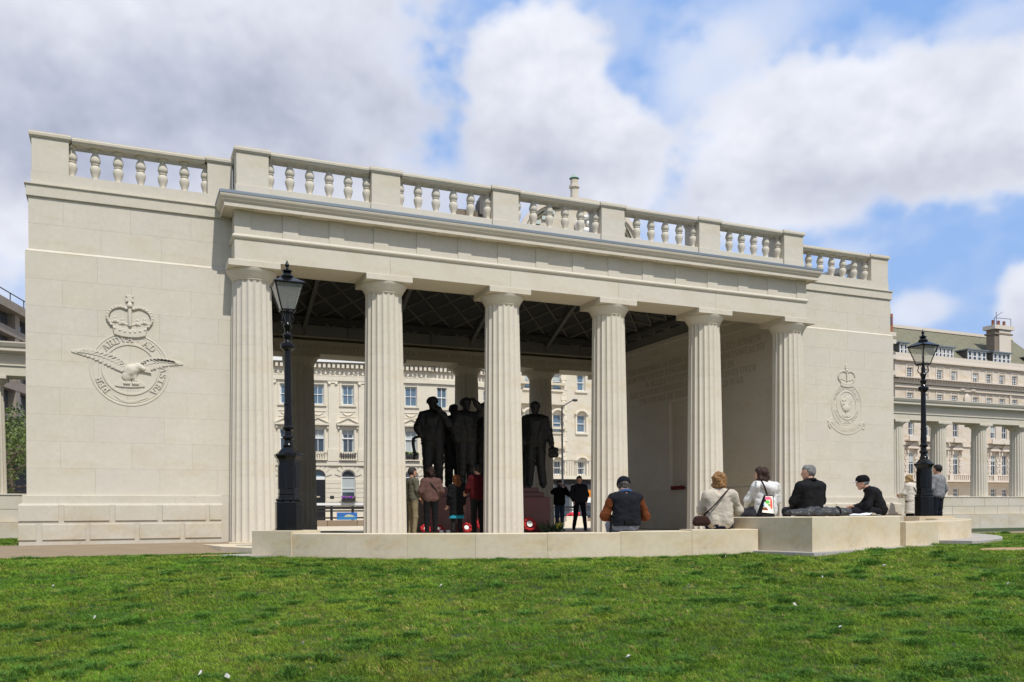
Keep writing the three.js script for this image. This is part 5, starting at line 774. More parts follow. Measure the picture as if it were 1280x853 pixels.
function headBones(J, yaw, pitch) {
  const m = new THREE.Matrix4().makeRotationFromEuler(new THREE.Euler(pitch, yaw, 0, 'YXZ')), q = (x, y, z) => { const v = new THREE.Vector3(x, y, z).applyMatrix4(m); return [v.x + J.head[0], v.y + J.head[1], v.z + J.head[2]]; }; return q;
}
function figureGeos(spec) {
  const J = { ...(spec.sit ? SIT : STAND), ...(spec.J || {}) }, bulk = spec.bulk ?? 1, q = headBones(J, spec.headYaw || 0, spec.headPitch || 0), out = { J, q };
  const c = spec.cell || 0.013, L = J.shL[0] - J.shR[0] >= 0 ? 1 : 1;
  // head, with brow, nose, jaw, ears
  out.head = sdfGeo([B(q(0, 0.035, -0.028), 0.083, q(0, 0.04, 0.022), 0.076), B(q(0, -0.01, 0.03), 0.066, q(0, -0.062, 0.04), 0.05), B(q(0, -0.09, 0.06), 0.026, q(0, -0.088, 0.058), 0.026), B(q(-0.05, -0.05, 0.01), 0.028, q(0.05, -0.05, 0.01), 0.028), B(q(0, 0.012, 0.094), 0.011, q(0, -0.022, 0.108), 0.015), B(q(-0.03, 0.02, 0.083), 0.013, q(0.03, 0.02, 0.083), 0.013), B(q(-0.018, -0.052, 0.084), 0.010, q(0.018, -0.052, 0.084), 0.010), B(q(0.078, 0.012, -0.005), 0.012, q(0.08, -0.022, 0.0), 0.010), B(q(-0.078, 0.012, -0.005), 0.012, q(-0.08, -0.022, 0.0), 0.010), B(q(0, -0.05, -0.03), 0.055, J.neck, 0.058)], 0.022, spec.headCell || 0.007);
  out.eyes = [q(0.03, 0.004, 0.086), q(-0.03, 0.004, 0.086)];
  const body = [B(add(J.chest, [0.07, 0.08, 0]), 0.10, add(J.pelvis, [0.06, 0, 0]), 0.10), B(add(J.chest, [-0.07, 0.08, 0]), 0.10, add(J.pelvis, [-0.06, 0, 0]), 0.10), B(J.neck, 0.055, add(J.chest, [0, 0.1, 0]), 0.09)];
  for (const s of ['L', 'R']) body.push(B(add(J['sh' + s], [0, -0.035, 0]), 0.04, J['el' + s], 0.036), B(J['el' + s], 0.036, J['wr' + s], 0.027), B(J['hip' + s], 0.085, J['kn' + s], 0.055), B(J['kn' + s], 0.053, J['an' + s], 0.036), B(add(J['sh' + s], [0, -0.04, 0]), 0.042, lerp3(J['sh' + s], J.chest, 0.6), 0.07));
  out.body = sdfGeo(body, 0.05, 0.022);
  const hs = spec.handScale || 1; out.hands = [hand(J.wrL, J.elL, 1, hs, spec.twist || 0), hand(J.wrR, J.elR, -1, hs, -(spec.twist || 0))];
  // clothes
  const k = bulk, up = [0, 1, 0], hem = spec.hem ?? 0.02, w = 0.072;
  const torso = [B(add(J.chest, [w, 0.07, 0]), 0.118 * k, add(J.pelvis, [w * 1.05, hem, 0]), 0.122 * k), B(add(J.chest, [-w, 0.07, 0]), 0.118 * k, add(J.pelvis, [-w * 1.05, hem, 0]), 0.122 * k), B(add(J.chest, [0, 0.03, 0.03]), 0.105 * k, add(J.pelvis, [0, 0.08, 0.03]), 0.10 * k), B(lerp3(J.neck, J.chest, 0.12), 0.066, lerp3(J.neck, J.chest, 0.4), 0.08)];
  for (const s of ['L', 'R']) torso.push(B(add(J['sh' + s], [0, -0.025, 0]), 0.066 * k, lerp3(lerp3(J['sh' + s], J.neck, 0.4), J.chest, 0.3), 0.085 * k), B(J['sh' + s], 0.045 * k, add(J.neck, [0, -0.02, 0]), 0.055));
  const arms = s => [B(add(J['sh' + s], [0, -0.02, 0]), 0.068 * k, J['el' + s], 0.060 * k), B(J['el' + s], 0.059 * k, lerp3(J['el' + s], J['wr' + s], 0.94), 0.045 * k)];
  const fo = { fold: spec.fold ?? 0.009, seed: spec.seed || 1 };
  if (spec.coat) { const hm = spec.coat; torso.push(B(J.pelvis, 0.14 * k, [J.pelvis[0], hm, J.pelvis[2]], 0.17 * k), B(add(J.pelvis, [0.08, 0, 0]), 0.10, [0.1, hm, 0], 0.12), B(add(J.pelvis, [-0.08, 0, 0]), 0.10, [-0.1, hm, 0], 0.12)); }
  const hemCut = spec.coat ? (X, Y) => (spec.coat - 0.02) - Y : spec.sit ? (X, Y, Z) => 0.085 - Y : (X, Y) => (J.pelvis[1] - 0.13) - Y;
  if (spec.sleeveMat) { out.jacket = sdfGeo(torso, 0.05, c, { ...fo, cut: hemCut }); out.sleeves = ['L', 'R'].map(s => sdfGeo(arms(s), 0.05, c, fo)); } else out.jacket = sdfGeo([...torso, ...arms('L'), ...arms('R')], 0.045, c, { ...fo, cut: spec.sit ? null : (X, Y, Z) => Math.abs(X) > 0.21 ? -1 : hemCut(X, Y, Z) });
  const tk = spec.legs ?? 1, legs = [B(add(J.pelvis, [0.06, -0.01, 0]), 0.112 * Math.max(1, k * 0.92), J.hipL, 0.1), B(add(J.pelvis, [-0.06, -0.01, 0]), 0.112 * Math.max(1, k * 0.92), J.hipR, 0.1)];
  for (const s of ['L', 'R']) legs.push(B(J['hip' + s], 0.097 * tk, J['kn' + s], 0.071 * tk), B(J['kn' + s], 0.07 * tk, lerp3(J['kn' + s], J['an' + s], 0.97), 0.056 * tk));
  out.trousers = sdfGeo(legs, 0.03, c, { fold: fo.fold * 0.8, seed: fo.seed + 5 });
  out.shoes = []; for (const s of ['L', 'R']) { const a = J['an' + s], f = spec.toe || [0, 0, 1], kn = spec.boot ? lerp3(a, J['kn' + s], 0.5) : a; out.shoes.push(sdfGeo([B(add(a, [0, -0.04, -0.03]), 0.045, add(a, [f[0] * 0.15, -0.05, f[2] * 0.15]), 0.036), B(add(a, [0, -0.02, 0]), 0.048, kn, spec.boot ? 0.085 : 0.046)], 0.03, 0.012)); }
  return out;
}
const eyeMat = flat(0.02, 0.015, 0.012, 0.3), SKIN = flat(0.50, 0.27, 0.18, 0.6), lipMat = flat(0.34, 0.11, 0.09, 0.6);
function hairGeo(style, q, J) {
  const top = [B(q(0, 0.052, -0.035), 0.092, q(0, 0.062, 0.02), 0.080)]; const face = (X, Y, Z) => { const v = q(0, 0, 0), f = q(0, -0.03, 0.1), dx = f[0] - v[0], dy = f[1] - v[1], dz = f[2] - v[2], l = Math.hypot(dx, dy, dz); return ((X - v[0]) * dx + (Y - v[1]) * dy + (Z - v[2]) * dz) / l - 0.045; };
  if (style === 'short') return sdfGeo([...top, B(q(0, 0.0, -0.06), 0.062, q(0, -0.04, -0.055), 0.045), B(q(0.05, 0.02, -0.03), 0.045, q(0.06, -0.01, -0.02), 0.03), B(q(-0.05, 0.02, -0.03), 0.045, q(-0.06, -0.01, -0.02), 0.03)], 0.03, 0.008, { fold: 0.006, cut: (X, Y, Z) => { const lo = q(0, 0.035, 0); return Y < lo[1] + 0.02 ? face(X, Y, Z) + 0.04 : face(X, Y, Z) - 0.035; } });
  if (style === 'bob') return sdfGeo([...top, B(q(0, 0.03, -0.05), 0.088, q(0, -0.06, -0.06), 0.075), B(q(0.062, 0.03, 0.0), 0.05, q(0.075, -0.07, -0.01), 0.045), B(q(-0.062, 0.03, 0.0), 0.05, q(-0.075, -0.07, -0.01), 0.045), B(q(0.03, 0.09, 0.03), 0.04, q(-0.03, 0.09, 0.03), 0.04)], 0.03, 0.008, { fold: 0.022, seed: 3, cut: (X, Y, Z) => face(X, Y, Z) - 0.02 });
  if (style === 'long') return sdfGeo([...top, B(q(0, 0.03, -0.05), 0.09, add(J.neck, [0, 0.0, -0.06]), 0.085), B(q(0.065, 0.03, 0.0), 0.05, add(J.neck, [0.08, 0.02, -0.02]), 0.05), B(q(-0.065, 0.03, 0.0), 0.05, add(J.neck, [-0.08, 0.02, -0.02]), 0.05)], 0.03, 0.009, { fold: 0.024, seed: 8, cut: (X, Y, Z) => face(X, Y, Z) - 0.01 });
  // cap or flying helmet
  return sdfGeo([B(q(0, 0.05, -0.034), 0.106, q(0, 0.058, 0.018), 0.098)], 0.02, 0.008, { cut: (X, Y, Z) => { const a = q(0, 0.022, 0), b = q(0, 0.122, 0), d = [b[0] - a[0], b[1] - a[1], b[2] - a[2]]; return -(((X - a[0]) * d[0] + (Y - a[1]) * d[1] + (Z - a[2]) * d[2]) / 0.1); } });
}
function person(label, pos, turn, h, spec, group) {
  const p = thing('person', label, 'person', pos, turn, group), s = h / (spec.sit ? 1.7 : 1.75); p.scale.setScalar(s);
  const f = figureGeos(spec), bodyGeo = merge([f.body, f.head, ...f.hands]); obj('body', bodyGeo, spec.skin || SKIN, p);
  if (spec.face) { for (const e of f.eyes) { const g = ball(...e, 0.011, 0.7, 1); obj('eye', g, eyeMat, p); } obj('mouth', ball(...f.q(0, -0.054, 0.092), 0.02, 0.3, 0.5), lipMat, p); }
  obj('jacket', f.jacket, spec.top, p); if (f.sleeves) f.sleeves.forEach(g => obj('sleeve', g, spec.sleeveMat, p));
  obj('trousers', f.trousers, spec.bottom, p); f.shoes.forEach(g => obj('shoe', g, spec.shoe || flat(0.02, 0.018, 0.016, 0.5), p));
  if (spec.hair) obj('hair', hairGeo(spec.hair[0], f.q, f.J), spec.hair[1], p);
  if (spec.cap) { obj('cap', hairGeo('cap', f.q, f.J), spec.cap, p); const v = sdfGeo([B(f.q(-0.045, 0.045, 0.09), 0.012, f.q(-0.03, 0.03, 0.16), 0.008), B(f.q(0.045, 0.045, 0.09), 0.012, f.q(0.03, 0.03, 0.16), 0.008), B(f.q(0, 0.05, 0.095), 0.012, f.q(0, 0.035, 0.165), 0.008)], 0.02, 0.007); obj('cap_peak', v, spec.peak || spec.cap, p); }
  p.fig = f; return p;
}
function onRing(u, R) { const d = ray(u, 650), A = d.x * d.x + d.z * d.z, b = 2 * (CAM.x * d.x + CAM.z * d.z), c = CAM.x ** 2 + CAM.z ** 2 - R * R, t = (-b - Math.sqrt(b * b - 4 * A * c)) / (2 * A); return [CAM.x + d.x * t, CAM.z + d.z * t]; }
const strap = (pts, r, mat, parent, name = 'strap') => { const cv = new THREE.CatmullRomCurve3(pts.map(v => new THREE.Vector3(...v))), g = new THREE.TubeGeometry(cv, 24, r, 6); return obj(name, metricUV(g, 0.5), mat, parent); };

// seated on the bench and the block
{
  const G = 'visitors sitting on the stone bench';
  const black = cloth(0.012, 0.012, 0.014), [x1, z1] = onRing(783.5, 8.82), t1 = Math.atan2(-x1, -z1);
  const p1 = person('seated man in a black and brown jacket with bowed head', [x1, 0.272, z1], t1 + 0.06, 1.72, { sit: true, bulk: 1.12, seed: 4, J: { chest: [0, 0.39, 0.02], neck: [0, 0.57, 0.10], head: [0, 0.675, 0.17], shL: [0.205, 0.515, 0.05], shR: [-0.205, 0.515, 0.05], elL: [0.315, 0.23, 0.10], elR: [-0.315, 0.23, 0.10], wrL: [0.13, 0.19, 0.34], wrR: [-0.13, 0.19, 0.34] }, headPitch: 0.55, top: cloth(0.016, 0.017, 0.022), sleeveMat: cloth(0.17, 0.05, 0.018), bottom: cloth(0.22, 0.24, 0.30), hair: ['short', hairMat(0.12, 0.1, 0.09)], cap: cloth(0.012, 0.013, 0.02), fold: 0.013 }, G);
  const col = new THREE.TorusGeometry(0.085, 0.03, 8, 20); col.rotateX(Math.PI / 2 + 0.5); col.translate(0, 0.575, 0.085); obj('collar', metricUV(col), cloth(0.06, 0.11, 0.22), p1); obj('belt_pouch', block(-0.07, 0.03, 0.10, 0.16, -0.02, 0.02, 0.006).rotateY(Math.PI).translate(0, 0, -0.155), black, p1);
  const cn = thing('walking_stick', 'dark walking stick leaning beside the man with brown sleeves', 'walking stick', [x1 - 0.33, 0.26, z1 + 0.08]); obj('shaft', bar([0, 0, 0], [0.01, 0.23, 0.02], 0.018, 8), black, cn); obj('handle', ball(0.03, 0.25, 0.02, 0.035, 0.6), black, cn);

  const [x2, z2] = onRing(900, 8.84), t2 = Math.atan2(-x2, -z2);
  const p2 = person('seated woman with reddish hair, cream jacket and dark strap', [x2, 0.298, z2], t2 - 0.42, 1.70, { sit: true, bulk: 1.07, seed: 9, J: { chest: [0, 0.40, 0.03], neck: [0, 0.60, 0.07], head: [0, 0.735, 0.10], elR: [-0.29, 0.29, 0.12], wrR: [-0.16, 0.2, 0.36], elL: [0.28, 0.29, 0.12] }, headPitch: 0.1, headYaw: 0.1, top: cloth(0.60, 0.525, 0.43), bottom: cloth(0.012, 0.018, 0.05), hair: ['bob', hairMat(0.42, 0.215, 0.08)], fold: 0.012 }, G);
  strap([[-0.135, 0.61, -0.02], [-0.05, 0.52, -0.118], [0.07, 0.38, -0.158], [0.17, 0.28, -0.12], [0.235, 0.22, 0.02], [0.22, 0.16, 0.12]], 0.012, cloth(0.055, 0.025, 0.02), p2);
  const hb = thing('handbag', 'small dark brown handbag beside the woman in the cream jacket', 'handbag', [x2 - 0.33, 0.30, z2 - 0.02], t2 - 0.4); obj('bag_body', sdfGeo([B([-0.08, 0.1, 0], 0.055, [0.08, 0.1, 0], 0.055), B([-0.07, 0.16, 0], 0.04, [0.07, 0.16, 0], 0.04)], 0.04, 0.012, { fold: 0.006 }), cloth(0.045, 0.022, 0.018), hb); obj('flap', box(-0.1, 0.1, 0.11, 0.18, 0.045, 0.06), cloth(0.035, 0.018, 0.014), hb);

  const p3 = person('seated woman in a white hooded jacket with a colourful bag', [-0.27, 0.475, 8.2], Math.PI - 0.12, 1.66, { sit: true, bulk: 1.03, seed: 14, J: { chest: [0.0, 0.39, 0.04], neck: [0.02, 0.575, 0.05], head: [0.03, 0.70, 0.09], elL: [0.26, 0.29, 0.14], wrL: [0.15, 0.17, 0.36] }, headYaw: 0.75, headPitch: 0.06, face: true, top: cloth(0.74, 0.73, 0.70), bottom: cloth(0.10, 0.10, 0.12), hair: ['bob', hairMat(0.055, 0.024, 0.013)], fold: 0.013 }, G);
  obj('hood', sdfGeo([B([-0.11, 0.52, -0.10], 0.05, [0.0, 0.47, -0.155], 0.055), B([0.11, 0.53, -0.09], 0.05, [0.0, 0.47, -0.155], 0.055), B([-0.08, 0.45, -0.14], 0.04, [0, 0.42, -0.155], 0.035)], 0.05, 0.012, { fold: 0.006 }), cloth(0.70, 0.69, 0.66), p3);
  // tote bag: printed panel framed in black
  const cv = document.createElement('canvas'); cv.width = cv.height = 128; const c = cv.getContext('2d'), R = rng(21); c.fillStyle = '#e9e2d0'; c.fillRect(0, 0, 128, 128); const P = [['#e0607c', 10, 4, 110, 26], ['#202020', 8, 22, 40, 26], ['#5db33f', 34, 34, 60, 26], ['#a8c8dc', 2, 46, 36, 44], ['#d8d0b8', 60, 60, 60, 30], ['#3f8f3a', 66, 62, 40, 14], ['#7a4324', 2, 88, 70, 26], ['#df5a4a', 92, 10, 30, 96], ['#252525', 10, 74, 18, 12], ['#f2ecd8', 60, 84, 30, 20]]; for (const [f, x, y, w, h] of P) { c.fillStyle = f; c.beginPath(); for (let k = 0; k < 9; k++) { const a = k / 9 * 6.283, X = x + w / 2 + Math.cos(a) * w * (0.38 + 0.2 * R()), Y = y + h / 2 + Math.sin(a) * h * (0.38 + 0.2 * R()); k ? c.lineTo(X, Y) : c.moveTo(X, Y); } c.fill(); } const tx = new THREE.CanvasTexture(cv); tx.colorSpace = THREE.SRGBColorSpace;
  const tb = thing('tote_bag', 'tote bag with a colourful print behind the woman in white', 'bag', [-0.53, 0.478, 8.47], 0.12); const q = quads([[-0.15, 0.07, 0.1], [0.11, 0.05, 0.1], [0.14, 0.33, 0.05], [-0.02, 0.33, 0.05]], [[0, 1, 2, 3]]); q.setAttribute('uv', new THREE.Float32BufferAttribute([0, 0, 1, 0, 1, 1, 0, 0, 1, 1, 0.3, 1], 2)); obj('printed_panel', q, new THREE.MeshStandardMaterial({ map: tx, roughness: 0.8 }), tb); obj('bag_body', quads([[-0.17, 0, 0.095], [0.13, 0, 0.095], [0.16, 0.345, 0.043], [-0.04, 0.345, 0.043], [-0.16, 0, -0.03], [0.12, 0, -0.03], [0.15, 0.345, 0.02], [-0.03, 0.345, 0.02]], [[0, 1, 2, 3], [1, 5, 6, 2], [5, 4, 7, 6], [4, 0, 3, 7], [3, 2, 6, 7], [0, 4, 5, 1]]), black, tb); obj('base_trim', sdfGeo([B([-0.17, 0.03, 0.05], 0.035, [0.12, 0.03, 0.05], 0.035)], 0.02, 0.012), black, tb); strap([[0.03, 0.34, 0.04], [0.0, 0.5, 0.0], [0.04, 0.62, -0.14], [0.08, 0.60, -0.24]], 0.013, cloth(0.03, 0.012, 0.012), tb, 'handle');

  const p4 = person('seated man with grey hair in a black jacket', [0.98, 0.475, 7.86], Math.PI - 0.05, 1.76, { sit: true, bulk: 1.2, seed: 22, J: { head: [-0.0, 0.725, 0.06], shL: [0.21, 0.52, 0], shR: [-0.21, 0.52, 0], elL: [0.285, 0.26, 0.08], elR: [-0.285, 0.26, 0.08] }, headYaw: 0.85, face: true, top: cloth(0.010, 0.010, 0.011, 0.75), bottom: cloth(0.03, 0.03, 0.035), hair: ['short', hairMat(0.30, 0.29, 0.28)], fold: 0.011 }, G);
  const c4 = new THREE.TorusGeometry(0.083, 0.026, 8, 20); c4.rotateX(Math.PI / 2 + 0.2); c4.translate(0, 0.605, 0.01); obj('collar', metricUV(c4), cloth(0.010, 0.010, 0.011, 0.75), p4);
  const p5 = person('seated man in a black cap and black jacket, leaning forward', [2.72, 0.475, 7.72], Math.PI + 0.95, 1.68, { sit: true, bulk: 1.06, seed: 31, J: { pelvis: [0, 0.10, 0], chest: [0, 0.345, 0.11], neck: [0, 0.50, 0.21], head: [0, 0.605, 0.30], shL: [0.19, 0.455, 0.14], shR: [-0.19, 0.455, 0.14], elL: [0.24, 0.2, 0.24], elR: [-0.24, 0.2, 0.24], wrL: [0.1, 0.16, 0.44], wrR: [-0.1, 0.16, 0.44] }, headPitch: 0.12, headYaw: 0.1, face: true, top: cloth(0.011, 0.011, 0.012, 0.75), bottom: cloth(0.02, 0.02, 0.024), hair: ['short', hairMat(0.36, 0.35, 0.34)], cap: cloth(0.008, 0.008, 0.009), peak: flat(0.5, 0.47, 0.43), fold: 0.012 }, G);
  // folded black umbrella cover and papers on the block
  const a = atZ(982, 641, 14.35), b = atZ(1063, 640, 14.75), um = thing('folded_bundle', 'long folded black waterproof bundle lying on the block seat', 'bundle', [(a.x + b.x) / 2, 0.478, (a.z + b.z) / 2], Math.atan2(-(b.z - a.z), b.x - a.x)), Lh = Math.hypot(b.x - a.x, b.z - a.z) / 2;
  obj('fabric', sdfGeo([B([-Lh + 0.05, 0.06, 0], 0.045, [-0.15, 0.07, 0.02], 0.066), B([-0.15, 0.08, 0.01], 0.078, [Lh * 0.55, 0.075, 0], 0.072), B([Lh * 0.6, 0.075, 0], 0.064, [Lh - 0.05, 0.07, 0.01], 0.055), B([-Lh + 0.08, 0.045, 0.06], 0.04, [Lh - 0.1, 0.05, 0.06], 0.045)], 0.03, 0.011, { fold: 0.022, seed: 17 }), new THREE.MeshStandardMaterial({ color: lin(0.022, 0.022, 0.023), roughness: 0.55 }), um); obj('tie_band', metricUV(new THREE.TorusGeometry(0.082, 0.012, 6, 18).rotateY(Math.PI / 2).translate(Lh * 0.57, 0.072, 0.02)), black, um);
  const np = atZ(1080, 643, 15.9), pp = thing('newspaper', 'crumpled white paper lying on the block seat beside the capped man', 'paper', [np.x, 0.479, np.z], 0.3), pr = []; const N = 7; const Pp = [], Qp = [], rp = rng(8); for (let j = 0; j <= N; j++) for (let i = 0; i <= N; i++) Pp.push([(i / N - 0.5) * 0.62, 0.008 + 0.045 * rp() * Math.sin(Math.PI * i / N), (j / N - 0.5) * 0.36]); for (let j = 0; j < N; j++) for (let i = 0; i < N; i++) { const o = j * (N + 1) + i; Qp.push([o, o + N + 1, o + N + 2, o + 1]); } obj('sheet', quads(Pp, Qp), new THREE.MeshStandardMaterial({ color: lin(0.72, 0.72, 0.74), roughness: 0.8, side: THREE.DoubleSide }), pp);
}
// visitors in the portico and beyond
{
  const G = 'visitors standing in the portico', blackC = cloth(0.012, 0.012, 0.013), at = (u, v, Z) => { const p = atZ(u, v, Z); return [p.x, 0.002, p.z]; };
  person('man in an olive grey jacket and khaki trousers looking sideways', at(515.5, 600, 23), 1.75, 1.77, { bulk: 1.12, seed: 41, J: { elL: [0.23, 1.16, 0.02], wrL: [0.15, 1.02, 0.22], elR: [-0.23, 1.16, 0.02], wrR: [-0.17, 1.0, 0.2] }, face: true, headYaw: -0.1, top: cloth(0.15, 0.145, 0.105), bottom: cloth(0.30, 0.245, 0.15), hair: ['short', hairMat(0.07, 0.06, 0.055)] }, G);
  const w1 = person('woman in a mauve quilted jacket with a thin black strap', at(538.5, 600, 21.6), 3.05, 1.70, { bulk: 1.08, seed: 47, J: { elL: [0.27, 1.16, -0.06], wrL: [0.19, 0.98, 0.1], elR: [-0.27, 1.16, -0.06], wrR: [-0.2, 0.98, 0.1] }, top: cloth(0.13, 0.072, 0.06), bottom: blackC, hair: ['bob', hairMat(0.035, 0.016, 0.011)] }, G);
  strap([[0.12, 1.46, -0.05], [0.05, 1.36, -0.125], [-0.1, 1.18, -0.135], [-0.19, 1.0, -0.06], [-0.2, 0.9, 0.03]], 0.012, blackC, w1);
  const w2 = person('woman with auburn hair in a black coat over a teal skirt', at(570.5, 610, 23.2), 3.2, 1.59, { bulk: 1.06, seed: 53, coat: 0.62, top: blackC, bottom: cloth(0.03, 0.028, 0.03), hair: ['long', hairMat(0.20, 0.065, 0.02)] }, G);
  obj('skirt', sdfGeo([B([0.06, 0.66, 0], 0.12, [0.08, 0.52, 0], 0.14), B([-0.06, 0.66, 0], 0.12, [-0.08, 0.52, 0], 0.14)], 0.05, 0.014, { fold: 0.016, cut: (X, Y) => Math.max(0.5 - Y, Y - 0.66) }), cloth(0.03, 0.32, 0.42), w2);
  person('man in a maroon jumper and black trousers by the granite plinth', at(597, 600, 22.3), 3.3, 1.80, { bulk: 1.14, seed: 59, top: cloth(0.07, 0.008, 0.010), bottom: blackC, hair: ['short', hairMat(0.03, 0.024, 0.02)], J: { elL: [0.26, 1.18, 0.02], wrL: [0.18, 1.08, 0.24], elR: [-0.27, 1.16, 0.0], wrR: [-0.15, 1.1, 0.22] } }, G);
  const cam = person('man in a black jacket and jeans raising a camera to his face', at(699.5, 660, 29.6), 0.15, 1.68, { bulk: 1.18, seed: 63, J: { elL: [0.30, 1.25, 0.16], wrL: [0.09, 1.5, 0.22], elR: [-0.38, 1.33, 0.14], wrR: [-0.1, 1.5, 0.22] }, top: blackC, bottom: cloth(0.06, 0.085, 0.13), hair: ['short', hairMat(0.03, 0.025, 0.02)] }, G);
  const cp = at(699.5, 660, 29.35); const cm = thing('camera', 'small dark camera held up by the man in jeans', 'camera', [cp[0], 1.5, cp[2]], 0.15); obj('camera_body', block(-0.07, 0.07, -0.045, 0.045, -0.03, 0.03, 0.008), flat(0.02, 0.02, 0.02, 0.4), cm); obj('lens', lathe([[0.001, 0], [0.035, 0], [0.035, 0.07], [0.03, 0.075], [0.001, 0.07]], 14).rotateX(Math.PI / 2).translate(0, 0, 0.03), flat(0.12, 0.12, 0.13, 0.2), cm);
  person('walking man in a dark open jacket and dark trousers', at(724.5, 660, 28.4), -0.35, 1.76, { bulk: 1.08, seed: 67, J: { knL: [0.12, 0.52, 0.2], anL: [0.14, 0.1, 0.34], knR: [-0.11, 0.5, -0.1], anR: [-0.13, 0.12, -0.4], elL: [0.26, 1.16, -0.1], wrL: [0.2, 0.95, 0.06], elR: [-0.26, 1.16, 0.02], wrR: [-0.2, 0.96, 0.12] }, face: true, top: cloth(0.02, 0.021, 0.025), bottom: cloth(0.011, 0.011, 0.014), hair: ['short', hairMat(0.035, 0.02, 0.015)] }, G);
  const wc = person('woman with fair hair in a long cream coat with a dark strap', at(1138.5, 600, 26.2), 3.3, 1.64, { bulk: 1.1, seed: 71, coat: 0.55, J: { head: [0, 1.60, 0.06], elL: [0.26, 1.16, 0.06], wrL: [0.14, 1.12, 0.26], elR: [-0.26, 1.16, 0.06], wrR: [-0.14, 1.12, 0.26] }, headPitch: 0.4, top: cloth(0.68, 0.62, 0.53), bottom: blackC, boot: true, hair: ['bob', hairMat(0.50, 0.33, 0.14)] }, G);
  strap([[0.12, 1.46, -0.05], [0.05, 1.36, -0.125], [-0.1, 1.18, -0.14], [-0.2, 1.02, -0.08], [-0.22, 0.95, 0.03]], 0.012, cloth(0.05, 0.02, 0.02), wc);
  const gj = person('man in a grey jumper and navy trousers beside the lamp post', at(1172.5, 600, 23.6), Math.PI + 0.2, 1.78, { bulk: 1.12, seed: 79, J: { elR: [-0.31, 1.13, -0.02], wrR: [-0.36, 0.88, 0.10], elL: [0.29, 1.14, 0.0], wrL: [0.24, 0.92, 0.14] }, top: cloth(0.25, 0.25, 0.26), bottom: cloth(0.016, 0.018, 0.026), hair: ['short', hairMat(0.035, 0.026, 0.022)] }, G);
  { gj.updateMatrixWorld(true); const p = gj.localToWorld(new THREE.Vector3(-0.365, 0.72, 0.14)), ph = thing('phone', 'small dark object in the hand of the man in the grey jumper', 'phone', p.toArray()); obj('case', block(-0.035, 0.035, 0, 0.13, -0.008, 0.008, 0.004), flat(0.03, 0.03, 0.03, 0.3), ph); }
}
